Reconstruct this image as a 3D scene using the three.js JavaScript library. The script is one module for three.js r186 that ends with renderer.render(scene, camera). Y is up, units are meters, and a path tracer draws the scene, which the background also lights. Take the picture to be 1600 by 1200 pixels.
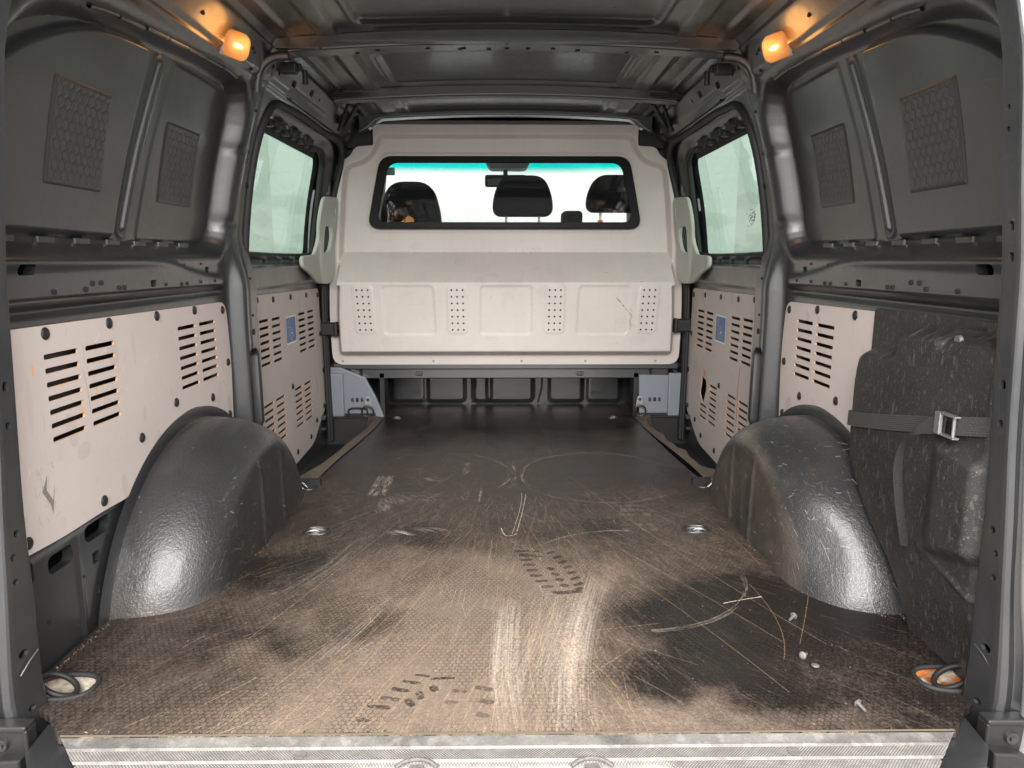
import * as THREE from 'three';
import { mergeGeometries } from 'three/addons/utils/BufferGeometryUtils.js';
import { RoundedBoxGeometry } from 'three/addons/geometries/RoundedBoxGeometry.js';
import { RectAreaLightUniformsLib } from 'three/addons/lights/RectAreaLightUniformsLib.js';

// ---------------------------------------------------------------- camera, light, exposure
// y = 0 is the top of the plywood load floor, z = 0 its rear edge, x = 0 the middle of the van
const scene = new THREE.Scene();
const camera = new THREE.PerspectiveCamera(57.22, 4 / 3, 0.05, 60);
camera.position.set(-0.008, 0.717, 0.97);
{
  const pitch = THREE.MathUtils.degToRad(10.05), yaw = THREE.MathUtils.degToRad(0.62);
  camera.lookAt(-0.008 + Math.sin(yaw) * Math.cos(pitch), 0.717 - Math.sin(pitch), 0.97 - Math.cos(yaw) * Math.cos(pitch));
}
const renderer = new THREE.WebGLRenderer({ antialias: true });
renderer.toneMapping = THREE.LinearToneMapping;
renderer.toneMappingExposure = 2.45;
renderer.shadowMap.enabled = true;
RectAreaLightUniformsLib.init();
scene.background = new THREE.Color().setRGB(0.88, 0.88, 0.875);   // the pale hall all round
const LAMP = { w: 3.4, h: 2.1, power: 6.8, pos: [0, 2.35, 2.7], aim: [0, 0.35, -0.9] };   // added area lamp behind the van, stands in for the hall lights

// ---------------------------------------------------------------- helpers
const clamp = (x, a = 0, b = 1) => Math.min(b, Math.max(a, x));
const ss = (a, b, x) => { const t = clamp((x - a) / (b - a)); return t * t * (3 - 2 * t); };
const mix = (a, b, t) => a + (b - a) * t;
const gauss = (x, s) => Math.exp(-(x * x) / (s * s));
function rng(seed) { let s = seed | 0; return () => { s = (s + 0x6d2b79f5) | 0; let t = Math.imul(s ^ (s >>> 15), 1 | s); t = (t + Math.imul(t ^ (t >>> 7), 61 | t)) ^ t; return ((t ^ (t >>> 14)) >>> 0) / 4294967296; }; }
const hash = (i, j) => { let h = Math.imul(i, 374761393) + Math.imul(j, 668265263) | 0; h = Math.imul(h ^ (h >>> 13), 1274126177); return ((h ^ (h >>> 16)) >>> 0) / 4294967296; };
function vnoise(x, y, px = 0, py = 0) {
  const i = Math.floor(x), j = Math.floor(y), fx = x - i, fy = y - j, a = fx * fx * (3 - 2 * fx), b = fy * fy * (3 - 2 * fy);
  const w = (n, p) => (p ? ((n % p) + p) % p : n);
  const h = (p, q) => hash(w(p, px), w(q, py));
  return mix(mix(h(i, j), h(i + 1, j), a), mix(h(i, j + 1), h(i + 1, j + 1), a), b);
}
function fbm(x, y, o = 4, px = 0, py = 0) { let s = 0, a = 0.5, t = 0; for (let k = 0; k < o; k++) { s += a * vnoise(x + k * 17, y + k * 31, px, py); t += a; x *= 2; y *= 2; px *= 2; py *= 2; a *= 0.5; } return s / t; }

const taken = new Map();
function numbered(name) { const n = taken.get(name) ?? 0; taken.set(name, n + 1); return n ? name + '_' + String(n).padStart(3, '0') : name; }
function shadows(o) { o.castShadow = true; o.receiveShadow = true; return o; }
function tag(o, label, category, group, kind) {
  o.userData.label = label; o.userData.category = category;
  if (group) o.userData.group = group;
  if (kind) o.userData.kind = kind;
  return o;
}
function thing(name, label, category, group, kind) { const o = new THREE.Group(); o.name = numbered(name); scene.add(o); return tag(o, label, category, group, kind); }
function part(name, geo, mat, parent, label) { const m = shadows(new THREE.Mesh(Array.isArray(geo) ? join(geo) : geo, mat)); m.name = name; parent.add(m); if (label) m.userData.label = label; return m; }
function solo(name, geo, mat, label, category, group, kind) { const m = shadows(new THREE.Mesh(Array.isArray(geo) ? join(geo) : geo, mat)); m.name = numbered(name); scene.add(m); return tag(m, label, category, group, kind); }
function join(list) { return mergeGeometries(list.map((g) => { const h = g.index ? g.toNonIndexed() : g; for (const k of Object.keys(h.attributes)) if (!['position', 'normal', 'uv'].includes(k)) h.deleteAttribute(k); h.clearGroups?.(); return h; })); }
const box = (w, h, d, x = 0, y = 0, z = 0, r = 0) => (r ? new RoundedBoxGeometry(w, h, d, 3, r) : new THREE.BoxGeometry(w, h, d)).translate(x, y, z);
function tube(pts, r, seg = 80, rad = 8, closed = false) { return new THREE.TubeGeometry(new THREE.CatmullRomCurve3(pts.map((p) => new THREE.Vector3(...p)), closed, 'centripetal'), seg, r, rad, closed); }

// a polygon with rounded corners, as a dense list of [a, b]
function roundPoly(pts, r) {
  const out = [], n = pts.length;
  pts.forEach((p, i) => {
    const a = pts[(i + n - 1) % n], b = pts[(i + 1) % n], rr = p[2] ?? r;
    const la = Math.hypot(a[0] - p[0], a[1] - p[1]), lb = Math.hypot(b[0] - p[0], b[1] - p[1]), k = Math.min(rr, la * 0.49, lb * 0.49);
    const s = [p[0] + (a[0] - p[0]) / la * k, p[1] + (a[1] - p[1]) / la * k], e = [p[0] + (b[0] - p[0]) / lb * k, p[1] + (b[1] - p[1]) / lb * k];
    for (let q = 0; q <= 6; q++) { const t = q / 6, u = 1 - t; out.push([u * u * s[0] + 2 * u * t * p[0] + t * t * e[0], u * u * s[1] + 2 * u * t * p[1] + t * t * e[1]]); }
  });
  return out;
}
function polySDF(poly) {
  let x0 = 1e9, x1 = -1e9, y0 = 1e9, y1 = -1e9;
  for (const [x, y] of poly) { x0 = Math.min(x0, x); x1 = Math.max(x1, x); y0 = Math.min(y0, y); y1 = Math.max(y1, y); }
  return (x, y) => {
    const ox = Math.max(x0 - x, x - x1, 0), oy = Math.max(y0 - y, y - y1, 0);
    if (ox + oy > 0.12) return Math.hypot(ox, oy);
    let d = 1e9, inside = false;
    for (let i = 0, j = poly.length - 1; i < poly.length; j = i++) {
      const [ax, ay] = poly[i], [bx, by] = poly[j], ex = bx - ax, ey = by - ay, wx = x - ax, wy = y - ay, l = ex * ex + ey * ey;
      const t = l ? clamp((wx * ex + wy * ey) / l) : 0, qx = wx - ex * t, qy = wy - ey * t;
      d = Math.min(d, qx * qx + qy * qy);
      if ((ay > y) !== (by > y) && x < (ex * (y - ay)) / ey + ax) inside = !inside;
    }
    return (inside ? -1 : 1) * Math.sqrt(d);
  };
}
const rectSDF = (cx, cy, hw, hh, r = 0) => (x, y) => { const qx = Math.abs(x - cx) - hw + r, qy = Math.abs(y - cy) - hh + r; return Math.hypot(Math.max(qx, 0), Math.max(qy, 0)) + Math.min(Math.max(qx, qy), 0) - r; };
const segDist = (x, y, ax, ay, bx, by) => { const ex = bx - ax, ey = by - ay, t = clamp(((x - ax) * ex + (y - ay) * ey) / (ex * ex + ey * ey)); return Math.hypot(x - ax - ex * t, y - ay - ey * t); };
function shapeOf(poly, holes = []) { const s = new THREE.Shape(poly.map((p) => new THREE.Vector2(p[0], p[1]))); for (const h of holes) s.holes.push(new THREE.Path(h.map((p) => new THREE.Vector2(p[0], p[1])))); return s; }

// pressed sheet: a grid (u, v) -> P(u, v), cut cleanly where keep(u, v) > 0, with turned edges along rim(u, v) = [dx, dy, dz]
function sheet({ u0, u1, v0, v1, step, P, keep, rim, stepv }) {
  const nu = Math.ceil(Math.abs(u1 - u0) / step), nv = Math.ceil(Math.abs(v1 - v0) / (stepv ?? step)), W = nu + 1;
  const pos = [], uv = [], S = new Float32Array(W * (nv + 1)), id = new Int32Array(W * (nv + 1)).fill(-1), U = [], V = [];
  const add = (u, v) => { const p = P(u, v); pos.push(p[0], p[1], p[2]); uv.push(u, v); U.push(u); V.push(v); return pos.length / 3 - 1; };
  const gu = (i) => mix(u0, u1, i / nu), gv = (j) => mix(v0, v1, j / nv);
  for (let j = 0; j <= nv; j++) for (let i = 0; i <= nu; i++) S[j * W + i] = keep ? keep(gu(i), gv(j)) : -1;
  const vert = (k) => (id[k] < 0 ? (id[k] = add(gu(k % W), gv(Math.floor(k / W)))) : id[k]);
  const cuts = new Map(), idx = [], segs = [];
  const cut = (a, b) => {
    const key = a < b ? a * 1e7 + b : b * 1e7 + a;
    if (cuts.has(key)) return cuts.get(key);
    const ua = gu(a % W), va = gv(Math.floor(a / W)), ub = gu(b % W), vb = gv(Math.floor(b / W));
    let ta = 0, tb = 1, sa = S[a], sb = S[b], t = 0.5;
    for (let q = 0; q < 3; q++) { t = mix(ta, tb, clamp(sa / (sa - sb), 0.02, 0.98)); const s = keep(mix(ua, ub, t), mix(va, vb, t)); if ((s < 0) === (sa < 0)) { ta = t; sa = s; } else { tb = t; sb = s; } if (sa === sb) break; }
    const n = add(mix(ua, ub, t), mix(va, vb, t));
    cuts.set(key, n);
    return n;
  };
  for (let j = 0; j < nv; j++) for (let i = 0; i < nu; i++) {
    const q = [j * W + i, j * W + i + 1, (j + 1) * W + i + 1, (j + 1) * W + i], inside = q.filter((k) => S[k] < 0).length;
    if (!inside) continue;
    if (inside === 4) { const [a, b, c, d] = q.map(vert); idx.push(a, b, c, a, c, d); continue; }
    const poly = [], cutv = [];
    for (let k = 0; k < 4; k++) {
      const a = q[k], b = q[(k + 1) % 4];
      if (S[a] < 0) poly.push(vert(a));
      if ((S[a] < 0) !== (S[b] < 0)) { const n = cut(a, b); poly.push(n); cutv.push(n); }
    }
    for (let k = 1; k + 1 < poly.length; k++) idx.push(poly[0], poly[k], poly[k + 1]);
    if (cutv.length === 2) segs.push(cutv);
  }
  const g = new THREE.BufferGeometry();
  g.setAttribute('position', new THREE.Float32BufferAttribute(pos, 3));
  g.setAttribute('uv', new THREE.Float32BufferAttribute(uv, 2));
  g.setIndex(idx); g.computeVertexNormals();
  if (!rim || !segs.length) return g;
  const rp = [], ru = [], ri = [], map = new Map();
  const rv = (n) => { if (!map.has(n)) { const o = rim(U[n], V[n]); map.set(n, rp.length / 3); rp.push(pos[3 * n], pos[3 * n + 1], pos[3 * n + 2], pos[3 * n] + o[0], pos[3 * n + 1] + o[1], pos[3 * n + 2] + o[2]); ru.push(U[n], V[n], U[n], V[n] + 0.01); } return map.get(n); };
  for (const [a, b] of segs) { const p = rv(a), q = rv(b); ri.push(p, q, q + 1, p, q + 1, p + 1); }
  const r = new THREE.BufferGeometry();
  r.setAttribute('position', new THREE.Float32BufferAttribute(rp, 3));
  r.setAttribute('uv', new THREE.Float32BufferAttribute(ru, 2));
  r.setIndex(ri); r.computeVertexNormals();
  return mergeGeometries([g, r]);
}

// ---------------------------------------------------------------- textures
function dataTex(w, h, f, srgb = false, repeat = true) {   // f(i, j) -> [r, g, b] 0..1 (or a number)
  const d = new Uint8Array(w * h * 4);
  for (let j = 0; j < h; j++) for (let i = 0; i < w; i++) {
    const c = f(i, j), o = (j * w + i) * 4;
    if (typeof c === 'number') { d[o] = d[o + 1] = d[o + 2] = clamp(c) * 255; } else { d[o] = clamp(c[0]) * 255; d[o + 1] = clamp(c[1]) * 255; d[o + 2] = clamp(c[2]) * 255; }
    d[o + 3] = 255;
  }
  const t = new THREE.DataTexture(d, w, h);
  t.magFilter = THREE.LinearFilter; t.minFilter = THREE.LinearFilter;
  if (repeat) t.wrapS = t.wrapT = THREE.RepeatWrapping;
  if (srgb) t.colorSpace = THREE.SRGBColorSpace;
  t.needsUpdate = true;
  return t;
}
function every(t, a, b = a) { const c = t.clone(); c.repeat.set(1 / a, 1 / b); c.needsUpdate = true; return c; }   // one tile every a x b metres of uv
const lin2s = (c) => (c <= 0.0031308 ? 12.92 * c : 1.055 * Math.pow(c, 1 / 2.4) - 0.055);
const rgb = (r, g, b) => new THREE.Color().setRGB(r, g, b);

// hammered / leathery relief, tiling
const T_leather = dataTex(512, 512, (i, j) => {
  const x = i / 512, y = j / 512;
  const a = fbm(x * 24, y * 24, 3, 24, 24), b = Math.abs(fbm(x * 40 + 3.3, y * 40 + 1.7, 2, 40, 40) - 0.5) * 2;
  return 0.55 * a + 0.45 * Math.pow(b, 0.6);
});
const T_fine = dataTex(256, 256, (i, j) => fbm(i / 8, j / 8, 3, 32, 32));
// slightly uneven gloss of handled paint, tiling
const T_gloss = dataTex(512, 512, (i, j) => { const x = i / 512, y = j / 512; const v = clamp(0.34 + 0.3 * fbm(x * 6, y * 6, 5, 6, 6) + 0.14 * fbm(x * 60, y * 60, 2, 60, 60)); return [1, v, 1]; });
// dark paint with grime, pin-head chips and hair scratches, tiling
const T_paint = (() => {
  const n = 1024, c = document.createElement('canvas'); c.width = c.height = n; const g = c.getContext('2d'), r = rng(11);
  g.fillStyle = 'rgb(0,0,0)'; g.fillRect(0, 0, n, n);
  for (let k = 0; k < 330; k++) { const a = 0.1 + 0.45 * r() * r(); g.fillStyle = `rgba(255,255,255,${a})`; g.beginPath(); g.arc(r() * n, r() * n, 0.4 + 1.1 * r() * r(), 0, 7); g.fill(); }
  for (let k = 0; k < 95; k++) { g.strokeStyle = `rgba(255,255,255,${0.05 + 0.25 * r() * r()})`; g.lineWidth = 0.6 + 0.7 * r(); const x = r() * n, y = r() * n, a = r() * 6.3, l = 10 + 70 * r() * r(); g.beginPath(); g.moveTo(x, y); g.quadraticCurveTo(x + Math.cos(a) * l * 0.5 + 6 * r(), y + Math.sin(a) * l * 0.5, x + Math.cos(a) * l, y + Math.sin(a) * l); g.stroke(); }
  const im = g.getImageData(0, 0, n, n).data;
  return dataTex(n, n, (i, j) => {
    const s = im[(j * n + i) * 4] / 255, x = i / n, y = j / n, d = 0.82 + 0.36 * fbm(x * 8, y * 8, 5, 8, 8);
    return [lin2s(mix(0.0212 * d, 0.36, s)), lin2s(mix(0.022 * d, 0.35, s)), lin2s(mix(0.0238 * d, 0.35, s))];
  }, true);
})();
// wheel arch coat: dark, with pale scrapes and ochre dust in patches
const T_arch = (() => {
  const n = 1024, c = document.createElement('canvas'); c.width = c.height = n; const g = c.getContext('2d'), r = rng(5);
  g.fillStyle = '#000'; g.fillRect(0, 0, n, n);
  for (let k = 0; k < 900; k++) {
    const w = r() < 0.88; g.strokeStyle = `rgba(255,255,255,${(w ? 0.1 : 0.26) + 0.42 * r() * r()})`; g.lineWidth = w ? 0.8 + 0.8 * r() : 1.3 + 1.2 * r();
    const x = r() * n, y = n * (0.28 + 0.72 * r()), a = 0.9 + (r() - 0.5) * 2.2, l = 3 + 80 * r() * r() * r(); g.beginPath(); g.moveTo(x, y); g.quadraticCurveTo(x + Math.cos(a) * l * 0.5 + (r() - 0.5) * l * 0.3, y + Math.sin(a) * l * 0.5, x + Math.cos(a) * l, y + Math.sin(a) * l); g.stroke();
  }
  for (let k = 0; k < 130; k++) { g.fillStyle = `rgba(255,255,255,${0.15 + 0.5 * r()})`; g.beginPath(); g.arc(r() * n, r() * n, 0.6 + 1.3 * r() * r(), 0, 7); g.fill(); }
  const im = g.getImageData(0, 0, n, n).data;
  return dataTex(n, n, (i, j) => {
    const s = im[(j * n + i) * 4] / 255, x = i / n, y = j / n, d = 0.75 + 0.5 * fbm(x * 7, y * 7, 5, 7, 7);
    const dust = clamp((fbm(x * 4 + 9, y * 4 + 2, 5, 4, 4) - 0.5) * 4) * (0.3 + 0.7 * hash(i, j)) * 0.5;
    const q = [mix(0.03 * d, 0.2, dust), mix(0.03 * d, 0.155, dust), mix(0.031 * d, 0.115, dust)];
    return q.map((v, k) => lin2s(mix(v, [0.62, 0.58, 0.5][k], s)));
  }, true);
})();
// black moulded plastic flecked with dust
const T_fleck = (() => {
  const n = 1024, c = document.createElement('canvas'); c.width = c.height = n; const g = c.getContext('2d'), r = rng(21);
  g.fillStyle = '#000'; g.fillRect(0, 0, n, n);
  for (let k = 0; k < 17000; k++) { g.fillStyle = `rgba(255,255,255,${0.1 + 0.42 * r() * r()})`; const s = 0.7 + 1.0 * r() * r(); g.fillRect(r() * n, r() * n, s, s * (1 + 2 * r())); }
  for (let k = 0; k < 900; k++) { g.fillStyle = `rgba(255,255,255,${0.02 + 0.07 * r()})`; g.beginPath(); g.ellipse(r() * n, r() * n, 1.5 + 4 * r(), 5 + 22 * r() * r(), (r() - 0.5) * 0.4, 0, 7); g.fill(); }
  for (let k = 0; k < 40; k++) { g.strokeStyle = `rgba(255,255,255,${0.06 + 0.2 * r()})`; g.lineWidth = 0.7 + 0.8 * r(); const x = r() * n, y = r() * n, a = 1.57 + (r() - 0.5) * 1.4, l = 8 + 70 * r() * r(); g.beginPath(); g.moveTo(x, y); g.quadraticCurveTo(x + Math.cos(a) * l * 0.5 + 8 * (r() - 0.5), y + Math.sin(a) * l * 0.5, x + Math.cos(a) * l, y + Math.sin(a) * l); g.stroke(); }
  const im = g.getImageData(0, 0, n, n).data;
  return dataTex(n, n, (i, j) => {
    const s = im[(j * n + i) * 4] / 255, x = i / n, y = j / n, d = 0.7 + 0.6 * fbm(x * 9, y * 9, 5, 9, 9);
    return [lin2s(mix(0.027 * d, 0.5, s)), lin2s(mix(0.0245 * d, 0.45, s)), lin2s(mix(0.0228 * d, 0.41, s))];
  }, true);
})();

// trowelled white plaster, tiling
const T_plaster = dataTex(512, 512, (i, j) => { const x = i / 512, y = j / 512, v = 0.7 + 0.18 * fbm(x * 5, y * 5, 5, 5, 5) - 0.1 * ss(0.62, 0.7, fbm(x * 16, y * 40, 4, 16, 40)); return [lin2s(v), lin2s(v), lin2s(v * 0.975)]; }, true);

// ---------------------------------------------------------------- materials
const phys = (o) => new THREE.MeshPhysicalMaterial({ side: THREE.DoubleSide, ...o });
const M = {
  paint: phys({ ior: 1.8, map: every(T_paint, 0.9), roughnessMap: every(T_gloss, 0.7), roughness: 0.68, clearcoat: 0.6, clearcoatRoughness: 0.16, bumpMap: every(T_fine, 0.5), bumpScale: 0.00025 }),
  paintDark: phys({ color: rgb(0.018, 0.018, 0.018), roughness: 0.5 }),
  black: phys({ color: rgb(0.012, 0.012, 0.012), roughness: 0.6 }),
  cavity: phys({ color: rgb(0.015, 0.015, 0.015), roughness: 0.9 }),
  rubber: phys({ color: rgb(0.02, 0.02, 0.021), roughness: 0.55, bumpMap: every(T_fine, 0.1), bumpScale: 0.0003 }),
  greyRubber: phys({ color: rgb(0.22, 0.21, 0.21), roughness: 0.6, bumpMap: every(T_fine, 0.08), bumpScale: 0.0004 }),
  plasticBlack: phys({ color: rgb(0.02, 0.02, 0.02), roughness: 0.4 }),
  arch: phys({ map: every(T_arch, 0.8), roughness: 0.37, bumpMap: every(T_leather, 0.16), bumpScale: 0.0012, clearcoat: 0.35, clearcoatRoughness: 0.22 }),
  bin: phys({ map: every(T_fleck, 0.62), roughness: 0.55, bumpMap: every(T_leather, 0.07), bumpScale: 0.0006 }),
  bluePaint: phys({ color: rgb(0.25, 0.275, 0.315), roughness: 0.4, metalness: 0.3, clearcoat: 0.6, clearcoatRoughness: 0.15 }),
  steel: phys({ color: rgb(0.55, 0.54, 0.52), roughness: 0.35, metalness: 1, bumpMap: every(T_fine, 0.04), bumpScale: 0.0003 }),
  zinc: phys({ color: rgb(0.36, 0.36, 0.36), roughness: 0.5, metalness: 0.9, bumpMap: every(T_fine, 0.03), bumpScale: 0.0003 }),
  dullZinc: phys({ color: rgb(0.26, 0.25, 0.24), roughness: 0.6, metalness: 0.75, bumpMap: every(T_fine, 0.02), bumpScale: 0.0003 }),
  darkSteel: phys({ color: rgb(0.1, 0.1, 0.1), roughness: 0.4, metalness: 0.8 }),
  handle: phys({ color: rgb(0.44, 0.45, 0.4), roughness: 0.55, bumpMap: every(T_fine, 0.05), bumpScale: 0.0002 }),
  edge: phys({ color: rgb(0.62, 0.37, 0.2), roughness: 0.9 }),
  trimLip: phys({ color: rgb(0.1, 0.08, 0.06), roughness: 0.7, bumpMap: every(T_fine, 0.06), bumpScale: 0.0005 }),
  fabric: phys({ color: rgb(0.011, 0.0115, 0.013), roughness: 0.95, bumpMap: every(T_fine, 0.03), bumpScale: 0.0006 }),
  liner: phys({ color: rgb(0.3, 0.3, 0.3), roughness: 0.95 }),
  greenGlass: phys({ color: rgb(0.45, 0.61, 0.53), roughness: 0.02, transmission: 1, thickness: 0, ior: 1.5 }),
  clearGlass: phys({ color: rgb(0.9, 0.95, 0.93), roughness: 0.01, transmission: 1, thickness: 0, ior: 1.52 }),
  plaster: phys({ map: every(T_plaster, 1.7), color: rgb(1, 1, 1), roughness: 0.95, bumpMap: every(T_leather, 0.8), bumpScale: 0.012 }),
  concrete: phys({ color: rgb(0.32, 0.31, 0.3), roughness: 0.8, bumpMap: every(T_fine, 0.3), bumpScale: 0.001 }),
};

// ---------------------------------------------------------------- hall round the van
{
  const ground = solo('ground', new THREE.PlaneGeometry(14, 16).rotateX(-Math.PI / 2).translate(0, -0.6, 0), M.concrete, 'grey concrete hall floor under the van', 'ground', null, 'structure');
  solo('hall_wall_left', box(0.2, 4, 7.5, -2.45, 1.4, -2.6), M.plaster, 'white plastered hall wall seen through the left door window', 'wall', null, 'structure');
  solo('hall_wall_right', box(0.2, 4, 7.5, 2.45, 1.4, -2.6), M.plaster, 'white plastered hall wall seen through the right door window', 'wall', null, 'structure');
  solo('hall_wall_front', box(4.7, 4, 0.2, 0, 1.4, -6.45), M.plaster, 'white plastered hall wall seen through the windscreen', 'wall', null, 'structure');
  // one added soft lamp aimed into the van in place of unseen hall lights
  const g = thing('added_area_lamp', 'added large white area lamp behind the van standing in for the hall lights', 'lamp');
  g.position.set(...LAMP.pos); g.lookAt(...LAMP.aim);
  part('lamp_housing', box(LAMP.w + 0.1, LAMP.h + 0.1, 0.1, 0, 0, -0.06, 0.02), phys({ color: rgb(0.6, 0.6, 0.6), roughness: 0.5 }), g);
  part('lamp_diffuser', new THREE.PlaneGeometry(LAMP.w, LAMP.h), phys({ color: rgb(0.8, 0.8, 0.8), emissive: rgb(1, 0.97, 0.93), emissiveIntensity: 1.5, roughness: 0.9 }), g);
  const l = new THREE.RectAreaLight(rgb(1, 0.97, 0.945), LAMP.power, LAMP.w, LAMP.h);
  l.position.set(...LAMP.pos); l.lookAt(...LAMP.aim);
  l.position.add(new THREE.Vector3(...LAMP.aim).sub(l.position).normalize().multiplyScalar(0.02));
  scene.add(l);
}

// ---------------------------------------------------------------- van body: side profile
const PY = [-0.3, 0, 0.3, 0.6, 0.75, 0.9, 1.0, 1.15, 1.25, 1.32, 1.37, 1.4], PX = [0.815, 0.815, 0.815, 0.815, 0.805, 0.78, 0.757, 0.715, 0.68, 0.63, 0.56, 0.5];
function X(y) {
  let k = 0; while (k < PY.length - 2 && y > PY[k + 1]) k++;
  const h = PY[k + 1] - PY[k], t = clamp((y - PY[k]) / h, -0.2, 1.2), sl = (i) => (i <= 0 || i >= PY.length - 1 ? 0 : (PX[i + 1] - PX[i - 1]) / (PY[i + 1] - PY[i - 1]));
  const t2 = t * t, t3 = t2 * t;
  return (2 * t3 - 3 * t2 + 1) * PX[k] + (t3 - 2 * t2 + t) * h * sl(k) + (-2 * t3 + 3 * t2) * PX[k + 1] + (t3 - t2) * h * sl(k + 1);
}
const windowSkin = roundPoly([[-0.13, 0.757, 0.02], [-1.06, 0.757, 0.06], [-1.07, 1.172, 0.09], [-0.85, 1.172, 0.05], [-0.36, 1.138, 0.12], [-0.2, 1.08, 0.1], [-0.13, 0.93, 0.1]], 0.05);
const sdWindowSkin = polySDF(windowSkin);
const doorOpening = roundPoly([[-1.215, -0.4, 0.001], [-2.235, -0.4, 0.001], [-2.235, 0.9, 0.1], [-2.2, 1.19, 0.1], [-1.185, 1.19, 0.11], [-1.185, 0.9, 0.2], [-1.215, 0.65, 0.2]], 0.05);
const sdDoorOpening = polySDF(doorOpening);
const quarterPanel = roundPoly([[-0.13, 0.604, 0.005], [-1.075, 0.597, 0.04], [-1.09, 0.43, 0.1], [-1.075, 0.245, 0.015], [-1.0, 0.272, 0.03], [-0.92, 0.322, 0.08], [-0.82, 0.343, 0.1], [-0.7, 0.33, 0.1], [-0.59, 0.283, 0.1], [-0.5, 0.215, 0.12], [-0.4, 0.221, 0.05], [-0.25, 0.219, 0.05], [-0.13, 0.226, 0.01]], 0.05);
const sdQuarterPanel = polySDF(quarterPanel);
const wallHoles = [rectSDF(-0.252, 0.176, 0.036, 0.017, 0.012), rectSDF(-0.371, 0.19, 0.042, 0.018, 0.014), rectSDF(-0.358, 0.134, 0.012, 0.012, 0.002), rectSDF(-0.158, 0.186, 0.02, 0.02, 0.01), rectSDF(-0.355, 0.07, 0.003, 0.012, 0.002),
  rectSDF(-0.2, 0.7, 0.022, 0.009, 0.006), rectSDF(-0.622, 0.664, 0.012, 0.0075, 0.002), rectSDF(-0.946, 0.69, 0.012, 0.0075, 0.002),
  rectSDF(-0.5, 1.255, 0.02, 0.014, 0.008), rectSDF(-0.6, 1.285, 0.014, 0.007, 0.003), rectSDF(-0.35, 1.23, 0.014, 0.009, 0.004), rectSDF(-1.34, 1.25, 0.018, 0.009, 0.003), rectSDF(-1.52, 1.262, 0.018, 0.009, 0.003), rectSDF(-1.62, 1.262, 0.006, 0.006, 0.002)];
function wallRelief(z, y) {
  let r = 0;
  const waist = ss(0.62, 0.8, y), dw = sdWindowSkin(z, y), dp = sdQuarterPanel(z, y), pillar = ss(-1.09, -1.128, z), rear = 1 - ss(-1.0, -1.1, z) ;
  r += 0.048 * (1 - ss(0.0, 0.034, dw)) - 0.004 * gauss(dw - 0.045, 0.012);   // the frame rolls outwards to the skin
  // waist rail with its facet, and the groove beneath it
  const facet = 0.66 + 0.055 * ss(-1.05, -0.55, z);
  r -= (0.016 * ss(0.634, 0.65, y) * (1 - ss(facet, facet + 0.02, y)) + 0.007 * ss(0.634, 0.65, y) * (1 - ss(0.716, 0.738, y))) * rear;
  r += 0.008 * gauss(y - 0.628, 0.008) * rear;
  // door pillar: the flank looks to the rear, the flange looks inwards
  r -= mix(0.047, 0.012, waist) * pillar;
  r += 0.004 * gauss(z + 1.15, 0.006);
  r += 0.007 * gauss(y - 0.82, 0.016) * gauss(z + 1.1, 0.035) + 0.006 * gauss(y - 1.02, 0.012) * gauss(z + 1.1, 0.03);
  r += 0.07 * (1 - ss(-0.014, 0.0, rectSDF(-1.163, 0.28, 0.034, 0.165, 0.02)(z, y)));
  // hollow behind the grey panel
  r += 0.05 * ss(0.004, 0.03, -dp);
  // lower wall: soft swage lines
  r -= 0.004 * gauss(z + 0.3, 0.006) * (1 - ss(0.18, 0.22, y));
  r += 0.006 * ss(0.215, 0.2, y) * (1 - ss(-0.45, -0.5, z) * 0);
  // cant rail box over the openings
  r -= 0.012 * ss(1.2, 1.212, y);
  r += 0.01 * gauss(y - 1.215, 0.006) + 0.01 * ss(1.29, 1.3, y);
  r += 0.012 * (1 - ss(-0.006, 0.006, rectSDF(-1.75, 1.225, 0.42, 0.012, 0.01)(z, y)));
  return r;
}
const doorWindow = roundPoly([[-1.215, 0.735, 0.03], [-2.18, 0.735, 0.03], [-2.115, 1.125, 0.05], [-2.03, 1.155, 0.05], [-1.2, 1.155, 0.06], [-1.195, 0.95, 0.1]], 0.04);
const sdDoorWindow = polySDF(doorWindow);
const doorPanel = roundPoly([[-1.315, 0.6, 0.02], [-2.15, 0.592, 0.035], [-2.152, 0.46, 0.06], [-2.19, 0.4, 0.06], [-2.195, 0.06, 0.06], [-2.09, 0.012, 0.06], [-1.96, -0.06, 0.06], [-1.62, -0.075, 0.05], [-1.29, -0.06, 0.03], [-1.3, 0.2, 0.2]], 0.05);
const sdDoorPanel = polySDF(doorPanel);
const DOOR = 0.012;
function doorRelief(z, y) {
  const dw = sdDoorWindow(z, y), dp = sdDoorPanel(z, y);
  let r = DOOR + 0.02 * ss(0.035, 0.005, dw) + 0.045 * ss(0.004, 0.03, -dp);
  r -= 0.012 * ss(0.61, 0.63, y) * (1 - ss(0.69, 0.7, y)) * gauss(z + 1.7, 0.6);
  r += 0.014 * ss(0.695, 0.703, y) * (1 - ss(0.725, 0.735, y));
  return r;
}

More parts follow.
